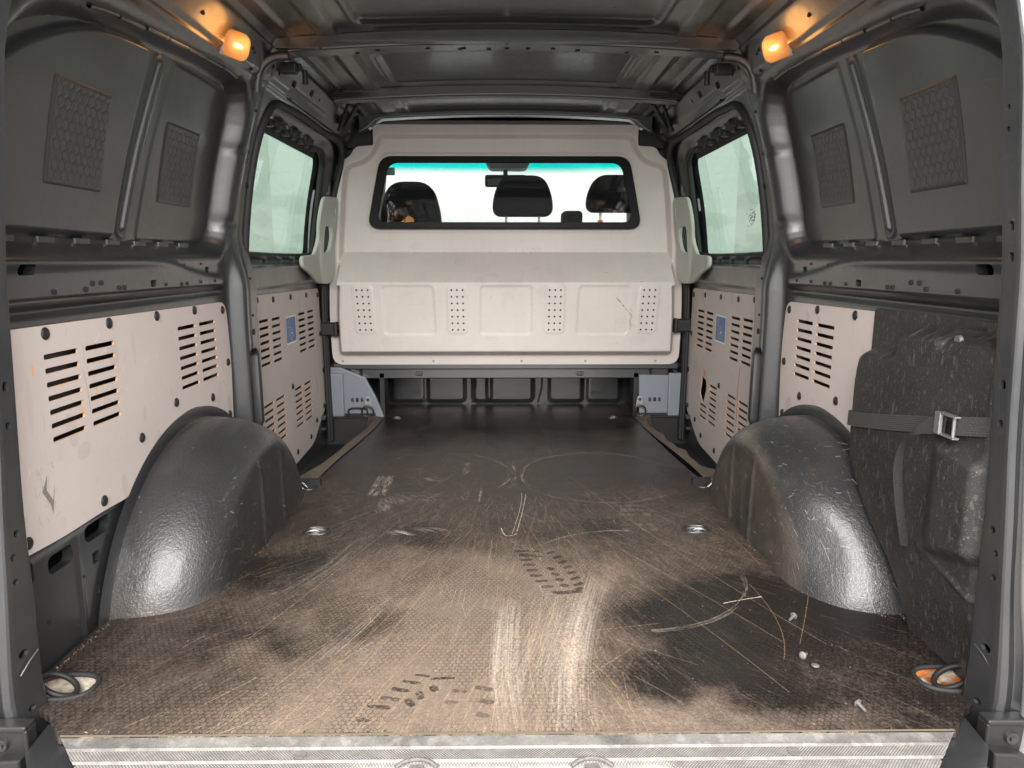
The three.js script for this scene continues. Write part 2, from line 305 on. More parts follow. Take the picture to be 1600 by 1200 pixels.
for (const side of [-1, 1]) {
  const word = side < 0 ? 'left' : 'right';
  const W = (off) => (z, y) => [side * (X(y) + off(z, y)), y, z];
  // inner side wall
  const keep = (z, y) => Math.max(-sdWindowSkin(z, y), -sdDoorOpening(z, y), ...wallHoles.map((h) => -h(z, y)));
  const wall = thing('wall_' + word, word + ' inner side of the van in dark grey paint with holes and ribs', 'side wall', null, 'structure');
  part('inner_frame', sheet({ u0: -2.3, u1: -0.1, v0: -0.02, v1: 1.385, step: 0.0055, P: W(wallRelief), keep, rim: () => [side * 0.02, 0, 0] }), M.paint, wall);
  // blanked rear window: outer skin with pressed edges, rib and a hole-free back
  const sp1 = polySDF(roundPoly([[-0.13, 0.768, 0.01], [-0.574, 0.765, 0.012], [-0.606, 0.97, 0.2], [-0.628, 1.155, 0.03], [-0.4, 1.14, 0.1], [-0.22, 1.05, 0.1], [-0.13, 0.95, 0.1]], 0.03));
  const sp2 = polySDF(roundPoly([[-0.68, 0.762, 0.01], [-1.2, 0.765, 0.04], [-1.2, 1.16, 0.05], [-0.745, 1.158, 0.012]], 0.03));
  const skinRelief = (z, y) => {
    const d1 = sp1(z, y), d2 = sp2(z, y), e = segDist(z, y, -0.684, 1.14, -0.62, 0.785), along = e;
    let r = 0.05 - 0.014 * ss(0.009, -0.006, d1) - 0.003 * ss(0.004, -0.004, d2);
    r -= 0.011 * gauss(along, 0.0075) + 0.004 * gauss(along - 0.019, 0.005);
    r += 0.0025 * (fbm(z * 3 + 5, y * 3, 3) - 0.5);
    return r;
  };
  part('outer_skin', sheet({ u0: -1.11, u1: -0.1, v0: 0.7, v1: 1.235, step: 0.0033, P: W(skinRelief) }), M.paint, wall);
  // sound-deadening pads with honeycomb relief, stuck on the skin
  const padTex = dataTex(256, 256, (i, j) => { const a = 0.02, x = (i / 256) * 0.18, y = (j / 256) * 0.18; const m = clamp(Math.min(i, j, 255 - i, 255 - j) / 14 - 0.3); return mix(0.9, ss(0.0004, 0.0042, hexEdge(x, y, a)) * 0.85 + 0.12 * vnoise(i / 9, j / 9), m); }, false, false);
  for (const z0 of [-0.33, -0.765]) {
    const pad = sheet({ u0: 0, u1: 1, v0: 0, v1: 1, step: 1 / 40, P: (u, v) => { const z = z0 - 0.18 * u, y = 0.85 + 0.185 * v; return [side * (X(y) + skinRelief(z, y) - 0.0032 * Math.min(1, 40 * Math.min(u, 1 - u, v, 1 - v) + 0.2)), y, z]; } });
    part('honeycomb_pad', pad, phys({ color: rgb(0.026, 0.026, 0.026), ior: 1.8, roughness: 0.38, bumpMap: padTex, bumpScale: 0.0012 }), wall);
  }
  // folded tabs along the lower and the upper lip of the blanked window
  const tab = new RoundedBoxGeometry(0.006, 0.013, 0.05, 3, 0.002);
  for (let k = 0; k < 7; k++) part('lower_tab', tab, M.paint, wall).position.set(side * (X(0.75) + 0.0415), 0.752, -0.24 - k * 0.112);
  const lipTop = (z) => { let y = 1.26; while (y > 1.0 && sdWindowSkin(z, y) > 0.022) y -= 0.0015; return y; };
  for (let k = 0; k < 7; k++) { const za = -0.36 - k * 0.094, zb = za - 0.088, q = [za, (za + zb) / 2, zb].map((z) => { const y = lipTop(z); return [side * (X(y) + wallRelief(z, y) + 0.001), y, z]; }); part('lip_segment', tube(q, 0.0055, 8, 8), M.paint, wall); }
  // small round holes, rivets and dimples
  const dots = [];
  for (const [z, y, q] of [[-0.387, 0.672, 0.005], [-0.415, 0.672, 0.005], [-0.27, 0.661, 0.005], [-0.364, 0.661, 0.005], [-0.48, 0.66, 0.005], [-0.5, 0.66, 0.005], [-0.68, 0.66, 0.004], [-0.76, 0.658, 0.005], [-0.79, 0.658, 0.005], [-0.87, 0.66, 0.004], [-0.96, 0.66, 0.004], [-0.9, 0.705, 0.003], [-0.8, 0.703, 0.003],
    [-0.42, 1.24, 0.004], [-0.56, 1.25, 0.003], [-0.7, 1.25, 0.005], [-1.0, 1.26, 0.005], [-1.02, 1.255, 0.004], [-1.04, 1.22, 0.006], [-1.13, 1.13, 0.004], [-1.15, 1.02, 0.004], [-1.17, 0.93, 0.008], [-1.17, 0.66, 0.004], [-1.17, 0.55, 0.004], [-1.17, 0.5, 0.009], [-0.31, 0.115, 0.003], [-0.2, 0.08, 0.004], [-0.28, 0.03, 0.004], [-1.14, 1.25, 0.006], [-1.2, 1.245, 0.004], [-1.4, 1.22, 0.004], [-2.0, 1.23, 0.005]]) {
    const x = X(y) + wallRelief(z, y);
    dots.push(new THREE.CylinderGeometry(q, q, 0.004, 12).rotateZ(Math.PI / 2).translate(side * (x - 0.0005), y, z));
  }
  const dm = part('rivet', dots, M.cavity, wall); dm.userData.kind = 'stuff';
  // outer shell of the body behind it all
  const shell = sheet({ u0: -3.3, u1: -0.02, v0: -0.5, v1: 1.42, step: 0.03, P: (z, y) => [side * (X(y) + 0.085), y, z], keep: (z, y) => Math.max(-sdDoorWindow(z, y) - 0.0, -rectSDF(-2.85, 0.98, 0.36, 0.2, 0.05)(z, y)) });
  part('body_shell', shell, M.cavity, wall);

  // sliding door: inner sheet, pane, seal, clips, pull handle
  const door = thing('sliding_door', word + ' sliding door with a green tinted window and beige pull handle', 'door', 'sliding doors of the van');
  part('door_sheet', sheet({ u0: -2.25, u1: -1.18, v0: -0.16, v1: 1.2, step: 0.0065, P: W(doorRelief), keep: (z, y) => Math.max(-sdDoorWindow(z, y), sdDoorOpening(z, y) - 0.03), rim: () => [side * 0.02, 0, 0] }), M.paint, door);
  part('window_pane', sheet({ u0: -2.21, u1: -1.17, v0: 0.71, v1: 1.18, step: 0.015, P: (z, y) => [side * (X(y) + 0.062), y, z], keep: (z, y) => sdDoorWindow(z, y) - 0.012 }), M.greenGlass, door);
  if (side > 0) { const r = rng(61), bits = []; for (let k = 0; k < 60; k++) { const a = (r() + r() - 1) * 0.05, b = (r() + r() - 1) * 0.035, z = -1.52 + a, y = 0.86 + b + a * 0.3; bits.push(box(0.0008, 0.001 + 0.007 * r() * r(), 0.001 + 0.012 * r() * r(), X(y) + 0.0608, y, z)); } const m = part('sticker_residue', bits, M.black, door); m.userData.kind = 'stuff'; }
  part('window_seal', tube(doorWindow.filter((_, i) => i % 2 === 0).map(([z, y]) => [side * (X(y) + 0.046), y, z]), 0.013, 260, 8, true), M.rubber, door);
  part('opening_seal', tube([[-1.225, -0.1], [-1.222, 0.5], [-1.21, 0.72], [-1.19, 0.95], [-1.195, 1.08], [-1.245, 1.165], [-1.4, 1.187], [-1.8, 1.19], [-2.1, 1.186], [-2.185, 1.13], [-2.2, 0.95], [-2.185, 0.6], [-2.18, -0.1]].map(([z, y]) => [side * (X(y) - 0.012), y, z]), 0.013, 300, 8), M.rubber, door);
  part('front_seal', join([0, 0.014, 0.028, 0.042, 0.056].map((q) => tube([[-2.165 - q, -0.1], [-2.17 - q, 0.6], [-2.185 - q, 0.75], [-2.195 - q, 1.0]].map(([z, y]) => [side * (X(y) - 0.006), y, z]), 0.008, 60, 7))), M.rubber, door);
  for (const z of [-1.28, -1.44, -1.6, -1.76]) { part('trim_clip', join([box(0.014, 0.012, 0.034, side * (X(0.715) + 0.008), 0.722, z, 0.003), box(0.014, 0.018, 0.008, side * (X(0.71) + 0.008), 0.71, z - 0.013, 0.002)]), M.plasticBlack, door); }
  { // dark strip and clip row along the top of the window
    const band = sheet({ u0: -1.99, u1: -1.2, v0: 1.115, v1: 1.17, step: 0.01, P: (z, y) => [side * (X(y) + 0.05), y, z], keep: (z, y) => sdDoorWindow(z, y) - 0.01 });
    part('window_band', band, M.black, door);
    for (let k = 0; k < 4; k++) {
      const z = -1.29 - k * 0.17, y = 1.145;
      part('clip_bracket', join([box(0.02, 0.03, 0.1, side * (X(y) + 0.03), y + 0.008, z, 0.005), box(0.022, 0.016, 0.03, side * (X(y) + 0.022), y - 0.014, z - 0.045, 0.004), box(0.014, 0.02, 0.02, side * (X(y) + 0.026), y - 0.01, z + 0.03, 0.004), box(0.012, 0.008, 0.06, side * (X(y) + 0.018), y + 0.015, z - 0.01, 0.003)]), M.plasticBlack, door);
    }
    part('guide_bracket', join([box(0.02, 0.14, 0.03, side * (X(1.05) + 0.02), 1.06, -2.18, 0.008), box(0.022, 0.02, 0.034, side * (X(1.0) + 0.012), 0.995, -2.18, 0.004)]), M.plasticBlack, door);
  }
  { // pull handle
    const hp = roundPoly([[-2.045, 0.968, 0.02], [-2.15, 0.972, 0.025], [-2.196, 0.83, 0.15], [-2.19, 0.72, 0.08], [-2.14, 0.615, 0.04], [-2.02, 0.625, 0.04], [-1.93, 0.66, 0.05], [-1.84, 0.69, 0.02], [-1.85, 0.724, 0.02], [-2.01, 0.73, 0.03], [-2.06, 0.79, 0.05], [-2.035, 0.88, 0.08]], 0.03);
    const hole = roundPoly([[-2.085, 0.862, 0.02], [-2.135, 0.862, 0.02], [-2.16, 0.81, 0.05], [-2.145, 0.745, 0.03], [-2.09, 0.735, 0.015], [-2.078, 0.79, 0.03]], 0.02);
    const g = new THREE.ExtrudeGeometry(shapeOf(hp, [hole]), { depth: 0.005, bevelEnabled: true, bevelSize: 0.006, bevelThickness: 0.006, bevelSegments: 4, curveSegments: 4 });
    const p = g.attributes.position;
    for (let i = 0; i < p.count; i++) { const z = p.getX(i), y = p.getY(i), d = p.getZ(i); p.setXYZ(i, side * (X(y) - 0.004 - d - 0.034 * ss(-2.03, -2.18, z) - 0.014 * ss(0.75, 0.64, y) + 0.008 * ss(-1.95, -1.8, z)), y, z); }
    g.computeVertexNormals();
    part('pull_handle', g, M.handle, door, 'beige moulded plastic pull handle');
    part('handle_cap', new THREE.CylinderGeometry(0.014, 0.014, 0.004, 24).rotateZ(Math.PI / 2).scale(1, 1.5, 1).translate(side * (X(0.915) - 0.047), 0.915, -2.145), M.handle, door);
  }
  part('lock_catch', join([box(0.012, 0.09, 0.05, side * (X(0) + 0.015), 0.0, -2.11, 0.004), box(0.02, 0.02, 0.03, side * X(0), 0.02, -2.11, 0.004), box(0.02, 0.014, 0.02, side * X(0), -0.03, -2.1, 0.003)]), M.darkSteel, door);
}
function lensShape() { const g = new THREE.SphereGeometry(1, 40, 28), p = g.attributes.position, f = (v, e) => Math.sign(v) * Math.pow(Math.abs(v), e); for (let i = 0; i < p.count; i++) p.setXYZ(i, f(p.getX(i), 0.6) * 0.037, f(p.getY(i), 0.6) * 0.032, f(p.getZ(i), 0.75) * 0.021 + 0.012); g.computeVertexNormals(); return g; }
function hexEdge(x, y, a) {   // distance to the edge of a honeycomb cell of width a, flat sides left and right
  const h = a * Math.sqrt(3); const f = (x, y) => { const px = ((x % a) + a) % a - a / 2, py = ((y % h) + h) % h - h / 2; return [px, py]; };
  const p = f(x, y), q = f(x + a / 2, y + h / 2), c = p[0] * p[0] + p[1] * p[1] < q[0] * q[0] + q[1] * q[1] ? p : q;
  const ax = Math.abs(c[0]), ay = Math.abs(c[1]);
  return a / 2 - Math.max(ax, ax * 0.5 + ay * 0.8660254);
}

// ---------------------------------------------------------------- roof and its cross members
{
  const roof = thing('roof', 'dark painted van roof with pressed panels and cross members', 'roof', null, 'structure');
  const crown = (x) => 1.34 - 0.03 * (x / 0.7) ** 2;
  const fields = [rectSDF(0, -0.5, 0.39, 0.53, 0.03), rectSDF(0, -1.51, 0.395, 0.195, 0.03), rectSDF(0, -1.98, 0.4, 0.17, 0.02)];
  const beads = rectSDF(0, -1.245, 0.38, 0.016, 0.016), beads2 = rectSDF(0, -1.07, 0.36, 0.014, 0.014);
  part('roof_skin', sheet({ u0: -0.74, u1: 0.74, v0: -3.3, v1: 0.02, step: 0.007, stepv: 0.01, P: (x, z) => {
    let y = crown(x); const a = Math.abs(x);
    for (const f of fields) { const d = f(x, z); y += 0.007 * ss(0.005, -0.005, d) - 0.004 * gauss(d - 0.011, 0.007); }
    y -= 0.006 * ss(0.455, 0.462, a) * (1 - ss(0.513, 0.52, a));
    y -= 0.006 * gauss(a - 0.595, 0.01);
    y += 0.005 * ss(0.005, -0.005, beads(x, z)) + 0.004 * ss(0.005, -0.005, beads2(x, z));
    return [x, y, z];
  } }), M.paint, roof);
  // arched cross members, hat shaped, with end gussets
  const bow = (z, depth, drop, reach, endDrop, name, mat) => {
    const low = [], up = [];
    for (let k = 0; k <= 40; k++) { const x = mix(-reach, reach, k / 40), t = Math.abs(x) / reach; low.push([x, crown(x) - drop - endDrop * ss(0.86, 1, t)]); up.push([x, crown(x) - 0.002]); }
    const g = new THREE.ExtrudeGeometry(shapeOf([...low, ...up.reverse()]), { depth, bevelEnabled: true, bevelSize: 0.006, bevelThickness: 0.008, bevelSegments: 3 });
    return part(name, g.translate(0, 0, z), mat ?? M.paint, roof);
  };
  const b1 = bow(-1.16, 0.05, 0.034, 0.695, 0.02, 'cross_member');
  for (const s of [-1, 1]) {   // rolled gusset at each end of the rear cross member
    part('gusset', tube([[s * 0.6, 1.268, -1.1], [s * 0.645, 1.262, -1.1], [s * 0.672, 1.245, -1.102], [s * 0.69, 1.215, -1.11], [s * 0.7, 1.18, -1.12]], 0.013, 30, 10), M.paint, b1);
    part('bracket', join([box(0.05, 0.03, 0.03, s * 0.63, 1.26, -1.2, 0.006), new THREE.CylinderGeometry(0.008, 0.008, 0.04, 12).translate(s * 0.6, 1.25, -1.26), box(0.02, 0.02, 0.02, s * 0.61, 1.27, -1.23, 0.004)]), M.plasticBlack, b1);
    part('flange', join([box(0.46, 0.004, 0.03, s * 0.235, 1.302, -1.09), box(0.12, 0.003, 0.02, s * 0.57, 1.284, -1.09)]), M.paint, b1);
  }
  { const d = []; for (const x of [-0.42, -0.36, -0.22, -0.13, -0.12, -0.05, 0.0, 0.06, 0.13, 0.2, 0.34, 0.42]) d.push(box(0.012, 0.002, 0.006, x, crown(x) - 0.0415, -1.14 + 0.01 * Math.sin(x * 50))); const h = part('hole', d, M.cavity, b1); h.userData.kind = 'stuff'; }
  const b2 = bow(-1.775, 0.04, 0.031, 0.62, 0.0, 'cross_member');
  for (const s of [-1, 1]) {   // cable pipes round the ends of the middle cross member
    const pipes = []; for (let k = 0; k < 3; k++) pipes.push(tube([[s * (0.52 + 0.02 * k), 1.305 - 0.006 * k, -1.72], [s * 0.63, 1.305 - 0.006 * k, -1.72], [s * (0.668 - 0.006 * k), 1.295, -1.72 - 0.006 * k], [s * (0.676 - 0.006 * k), 1.25, -1.725 - 0.01 * k]], 0.0045, 40, 7));
    part('cable_pipe', pipes, M.plasticBlack, b2);
    part('stay', join([tube([[s * 0.56, 1.3, -1.85], [s * 0.64, 1.24, -1.98]], 0.008, 4, 8), tube([[s * 0.6, 1.3, -1.86], [s * 0.66, 1.22, -1.95]], 0.007, 4, 8), box(0.03, 0.08, 0.04, s * 0.64, 1.26, -2.0, 0.006)]), M.plasticBlack, b2);
  }
  bow(-2.22, 0.05, 0.014, 0.62, 0.05, 'cross_member');
  for (const k of [-1, 1]) { part('corner_block', box(0.12, 0.12, 0.05, k * 0.64, 1.25, -2.265, 0.01), M.paintDark, roof); part('corner_web', box(0.2, 0.3, 0.03, k * 0.72, 1.15, -2.28, 0.01), M.paintDark, roof); }
  part('scratch_mark', tube([[-0.27, 1.3445, -1.4], [0, 1.3487, -1.395], [0.29, 1.3445, -1.39]], 0.0012, 30, 4), phys({ color: rgb(0.3, 0.28, 0.25), roughness: 0.7 }), roof);
}

// ---------------------------------------------------------------- rear pillars
for (const side of [-1, 1]) {
  const word = side < 0 ? 'left' : 'right';
  const p = thing('rear_pillar_' + word, word + ' rear door pillar in dark paint with a worn pale edge', 'pillar', null, 'structure');
  const edge = (y) => { const Y = [-0.2, -0.06, 0.03, 0.33, 0.63, 0.72, 0.81, 1.0, 1.06, 1.2, 1.3], E = [0.735, 0.748, 0.757, 0.753, 0.737, 0.733, 0.72, 0.7, 0.685, 0.63, 0.56]; let k = 0; while (k < Y.length - 2 && y > Y[k + 1]) k++; return mix(E[k], E[k + 1], clamp((y - Y[k]) / (Y[k + 1] - Y[k]))); };
  const smooth = (y) => (edge(y - 0.05) + edge(y) * 2 + edge(y + 0.05)) / 4 + (side < 0 ? 0.006 : 0);
  const sec = [[0.13, -0.16], [0.02, -0.1], [0.004, -0.09], [0, -0.085], [0.0008, -0.08], [0.003, -0.07], [0.005, -0.06], [0.0065, -0.055], [0.009, -0.0525], [0.016, -0.051], [0.02, -0.0535], [0.026, -0.055], [0.034, -0.05], [0.05, -0.03], [0.09, -0.015], [0.15, 0]];
  const flare = (y) => 1 + 0.5 * ss(0.25, 0, y), deep = (y, z) => -0.085 + (z + 0.085) * (1 + 0.8 * ss(0.5, 0, y));
  const holes = [rectSDF(0.02, 0.53, 0.006, 0.007, 0.002), rectSDF(0.02, 0.765, 0.005, 0.007, 0.002), rectSDF(0.02, 0.72, 0.005, 0.007, 0.002), ...[[0.02, 0.47, 0.006], [0.017, 0.30, 0.006], [0.026, 0.265, 0.005], [0.025, 0.225, 0.005], [0.022, 0.105, 0.007], [0.02, 0.01, 0.005], [0.012, 0.93, 0.004], [0.012, 0.9, 0.004]].map(([a, b, r]) => (u, v) => Math.hypot(u - a, v - b) - r)];
  const at = (w) => { let k = 0; while (k < sec.length - 2 && w > k + 1) k++; const t = w - k; return [mix(sec[k][0], sec[k + 1][0], t), mix(sec[k][1], sec[k + 1][1], t)]; };
  const g = sheet({ u0: 0, u1: sec.length - 1, v0: -0.2, v1: 1.3, step: 1 / 6, stepv: 0.006, P: (w, y) => { const [dx, z] = at(w); return [side * (smooth(y) + dx * flare(y)), y, deep(y, z)]; }, keep: (w, y) => { const [, z] = at(w); return w < 3.2 || w > 7 ? -1 : Math.max(...holes.map((h) => -h((z + 0.085) * 1.3, y))); }, rim: () => [side * 0.006, 0, 0] });
  { const u = g.attributes.uv; for (let i = 0; i < u.count; i++) u.setX(i, u.getX(i) * 0.012 + (side > 0 ? 0.37 : 0)); }
  part('pillar_sheet', g, M.paint, p);
  part('backing', box(0.06, 1.4, 0.004, side * 0.808, 0.5, -0.1), M.cavity, p);
  const seal = []; for (let y = -0.2; y <= 1.31; y += 0.1) seal.push([side * (smooth(y) + 0.038 * flare(y)), y, deep(y, -0.045)]);
  part('rubber_seal', tube(seal, 0.012, 120, 12), M.greyRubber, p);
  const seal2 = []; for (let y = -0.2; y <= 1.31; y += 0.1) seal2.push([side * (smooth(y) + 0.075 * flare(y)), y, deep(y, -0.03)]);
  part('outer_edge', tube(seal2, 0.02, 120, 12), M.paint, p);
  // weld seam low on the pillar
  part('seam', tube([[side * 0.758, 0.1, -0.078], [side * 0.761, 0.09, -0.06], [side * 0.765, 0.075, -0.042]], 0.0018, 12, 6), M.paint, p);
  // door buffer
  const s = thing('door_buffer', 'worn black door buffer with a wedge block at the foot of the ' + word + ' rear pillar', 'door buffer', 'door buffers at the rear pillars');
  const bx = side * 0.776, by = -0.04, bz = -0.016;
  part('base_plate', box(0.07, 0.1, 0.018, bx, by, bz, 0.006), M.plasticBlack, s);
  part('rim', join([box(0.074, 0.01, 0.026, bx, by + 0.05, bz + 0.002, 0.004), box(0.008, 0.096, 0.024, bx - side * 0.034, by, bz + 0.002, 0.003)]), M.plasticBlack, s);
  part('wedge', new THREE.ExtrudeGeometry(shapeOf([[-0.028, -0.012], [0.028, -0.022], [0.03, 0.0], [0.0, 0.012], [-0.03, 0.014]].map(([a, b]) => [a * side, b])), { depth: 0.02, bevelEnabled: true, bevelSize: 0.003, bevelThickness: 0.003, bevelSegments: 2 }).translate(bx, by - 0.008, bz + 0.006), M.plasticBlack, s);
  for (const q of [0.024, -0.036]) part('bolt', join([new THREE.CylinderGeometry(0.0095, 0.011, 0.006, 18).rotateX(Math.PI / 2).translate(bx + side * 0.004, by + q, bz + 0.012), new THREE.CylinderGeometry(0.005, 0.005, 0.004, 6).rotateX(Math.PI / 2).translate(bx + side * 0.004, by + q, bz + 0.016)]), M.darkSteel, s);
}

// ---------------------------------------------------------------- wheel arches
for (const side of [-1, 1]) {
  const word = side < 0 ? 'left' : 'right';
  const a = thing('wheel_arch', side < 0 ? 'left wheel arch with a textured black coat and pale scrapes' : 'right wheel arch with a dent and dust on its black coat', 'wheel arch', 'wheel arches');
  const O = { z: -0.8, y: -0.16, r: 0.47, x: 0.83 }, I = { z: -0.785, y: -0.05, r: 0.265, x: 0.622 };
  const dents = side > 0 ? [[0.62, 0.55, 0.075, 0.024], [0.85, 0.4, 0.06, -0.012], [0.35, 0.75, 0.07, 0.01], [1.5, 0.35, 0.12, 0.006]] : [[1.3, 0.5, 0.12, 0.012], [0.9, 0.85, 0.08, 0.006], [0.5, 0.4, 0.06, -0.004]];
  const P = (u, v) => {   // u: angle from the rear foot over the top to the front foot; v: 0 at the wall .. 1 at the shoulder .. 1.6 down the inner face
    const th = mix(-0.02, Math.PI + 0.02, u), n = 2 / 2.35;
    const t = clamp(v), c = Math.pow(Math.cos(t * Math.PI / 2), n), s = Math.pow(Math.sin(t * Math.PI / 2), n);
    let fall = v > 1 ? 1 - (v - 1) / 0.6 * 0.985 : 1;
    const mz = mix(I.z, O.z, c), my = mix(I.y, O.y, c), r = mix(I.r, O.r, c) * fall;
    let x = mix(O.x, I.x, s), z = mz + Math.cos(th) * r, y = my + Math.sin(th) * r;
    let d = 0; for (const [du, dv, w, h] of dents) d += h * gauss(Math.hypot((th - du) * 0.35, (v - dv) * 0.25), w);
    x += d * 0.8; y -= d * 0.5;
    if (v > 0.8) { const k = ss(0.8, 1, v); for (const rz of [-0.745, -0.9]) x -= 0.0055 * gauss(z - rz - 0.02 * (y - 0.1), 0.008) * k * ss(0.24, 0.17, y); }
    x += 0.004 * (fbm(z * 9 + 3 * side, y * 9, 2) - 0.5);
    return [side * x, y, z];
  };
  const shell = sheet({ u0: 0, u1: 1, v0: 0, v1: 1.6, step: 1 / 150, stepv: 1.6 / 120, P, keep: (u, v) => -P(u, v)[1] - 0.012 });
  { const u = shell.attributes.uv; for (let i = 0; i < u.count; i++) u.setXY(i, u.getX(i) * 1.25 + (side > 0 ? 0.4 : 0.13), u.getY(i) * 0.3 + (side > 0 ? 0.31 : 0.03)); }
  part('arch_shell', shell, M.arch, a);
  // raised flange where the arch meets the side wall
  const ring = sheet({ u0: 0.0, u1: 1, v0: 0, v1: 1, step: 1 / 80, stepv: 0.5, P: (u, v) => { const th = mix(0.3, Math.PI - 0.3, u), r = 0.452 + 0.05 * v; return [side * (0.812 - 0.006 * Math.sin(v * Math.PI)), -0.16 + Math.sin(th) * r, -0.8 + Math.cos(th) * r]; }, keep: (u, v) => -(-0.16 + Math.sin(mix(0.3, Math.PI - 0.3, u)) * (0.452 + 0.05 * v)) - 0.01 });
  part('flange', ring, M.paint, a);
}

// ---------------------------------------------------------------- load floor
const FX = 0.83, floorOutline = [[-0.69, 0.0], [0.69, 0.0], [0.735, -0.05], [0.815, -0.1], [0.815, -1.2], [0.655, -1.2], [0.645, -1.24], [0.63, -1.36], [0.612, -1.6], [0.6, -1.86], [0.6, -2.18], [0.66, -2.24], [0.66, -2.52], [-0.66, -2.52], [-0.66, -2.24], [-0.57, -2.18], [-0.575, -1.86], [-0.6, -1.7], [-0.63, -1.36], [-0.65, -1.24], [-0.655, -1.2], [-0.815, -1.2], [-0.815, -0.1], [-0.735, -0.05]];
const rings = [[-0.756, -0.128, 0.05, 0.036, 'rear'], [0.756, -0.135, 0.05, 0.036, 'rear'], [-0.511, -0.823, 0.034, 0.026, 'mid'], [0.507, -0.825, 0.034, 0.026, 'mid'], [-0.642, -1.19, 0.034, 0.026, 'arch'], [0.639, -1.2, 0.034, 0.026, 'arch'], [-0.5, -2.19, 0.026, 0.02, 'front'], [0.49, -2.19, 0.026, 0.02, 'front']];
const ringOutline = ([x, z, w, d]) => { const o = []; for (let k = 0; k < 40; k++) { const t = k / 40 * Math.PI * 2, c = Math.cos(t), s = Math.sin(t); const q = 0.8; o.push([x + w * Math.sign(c) * Math.pow(Math.abs(c), q), z + d * Math.sign(s) * Math.pow(Math.abs(s), q)]); } return o; };

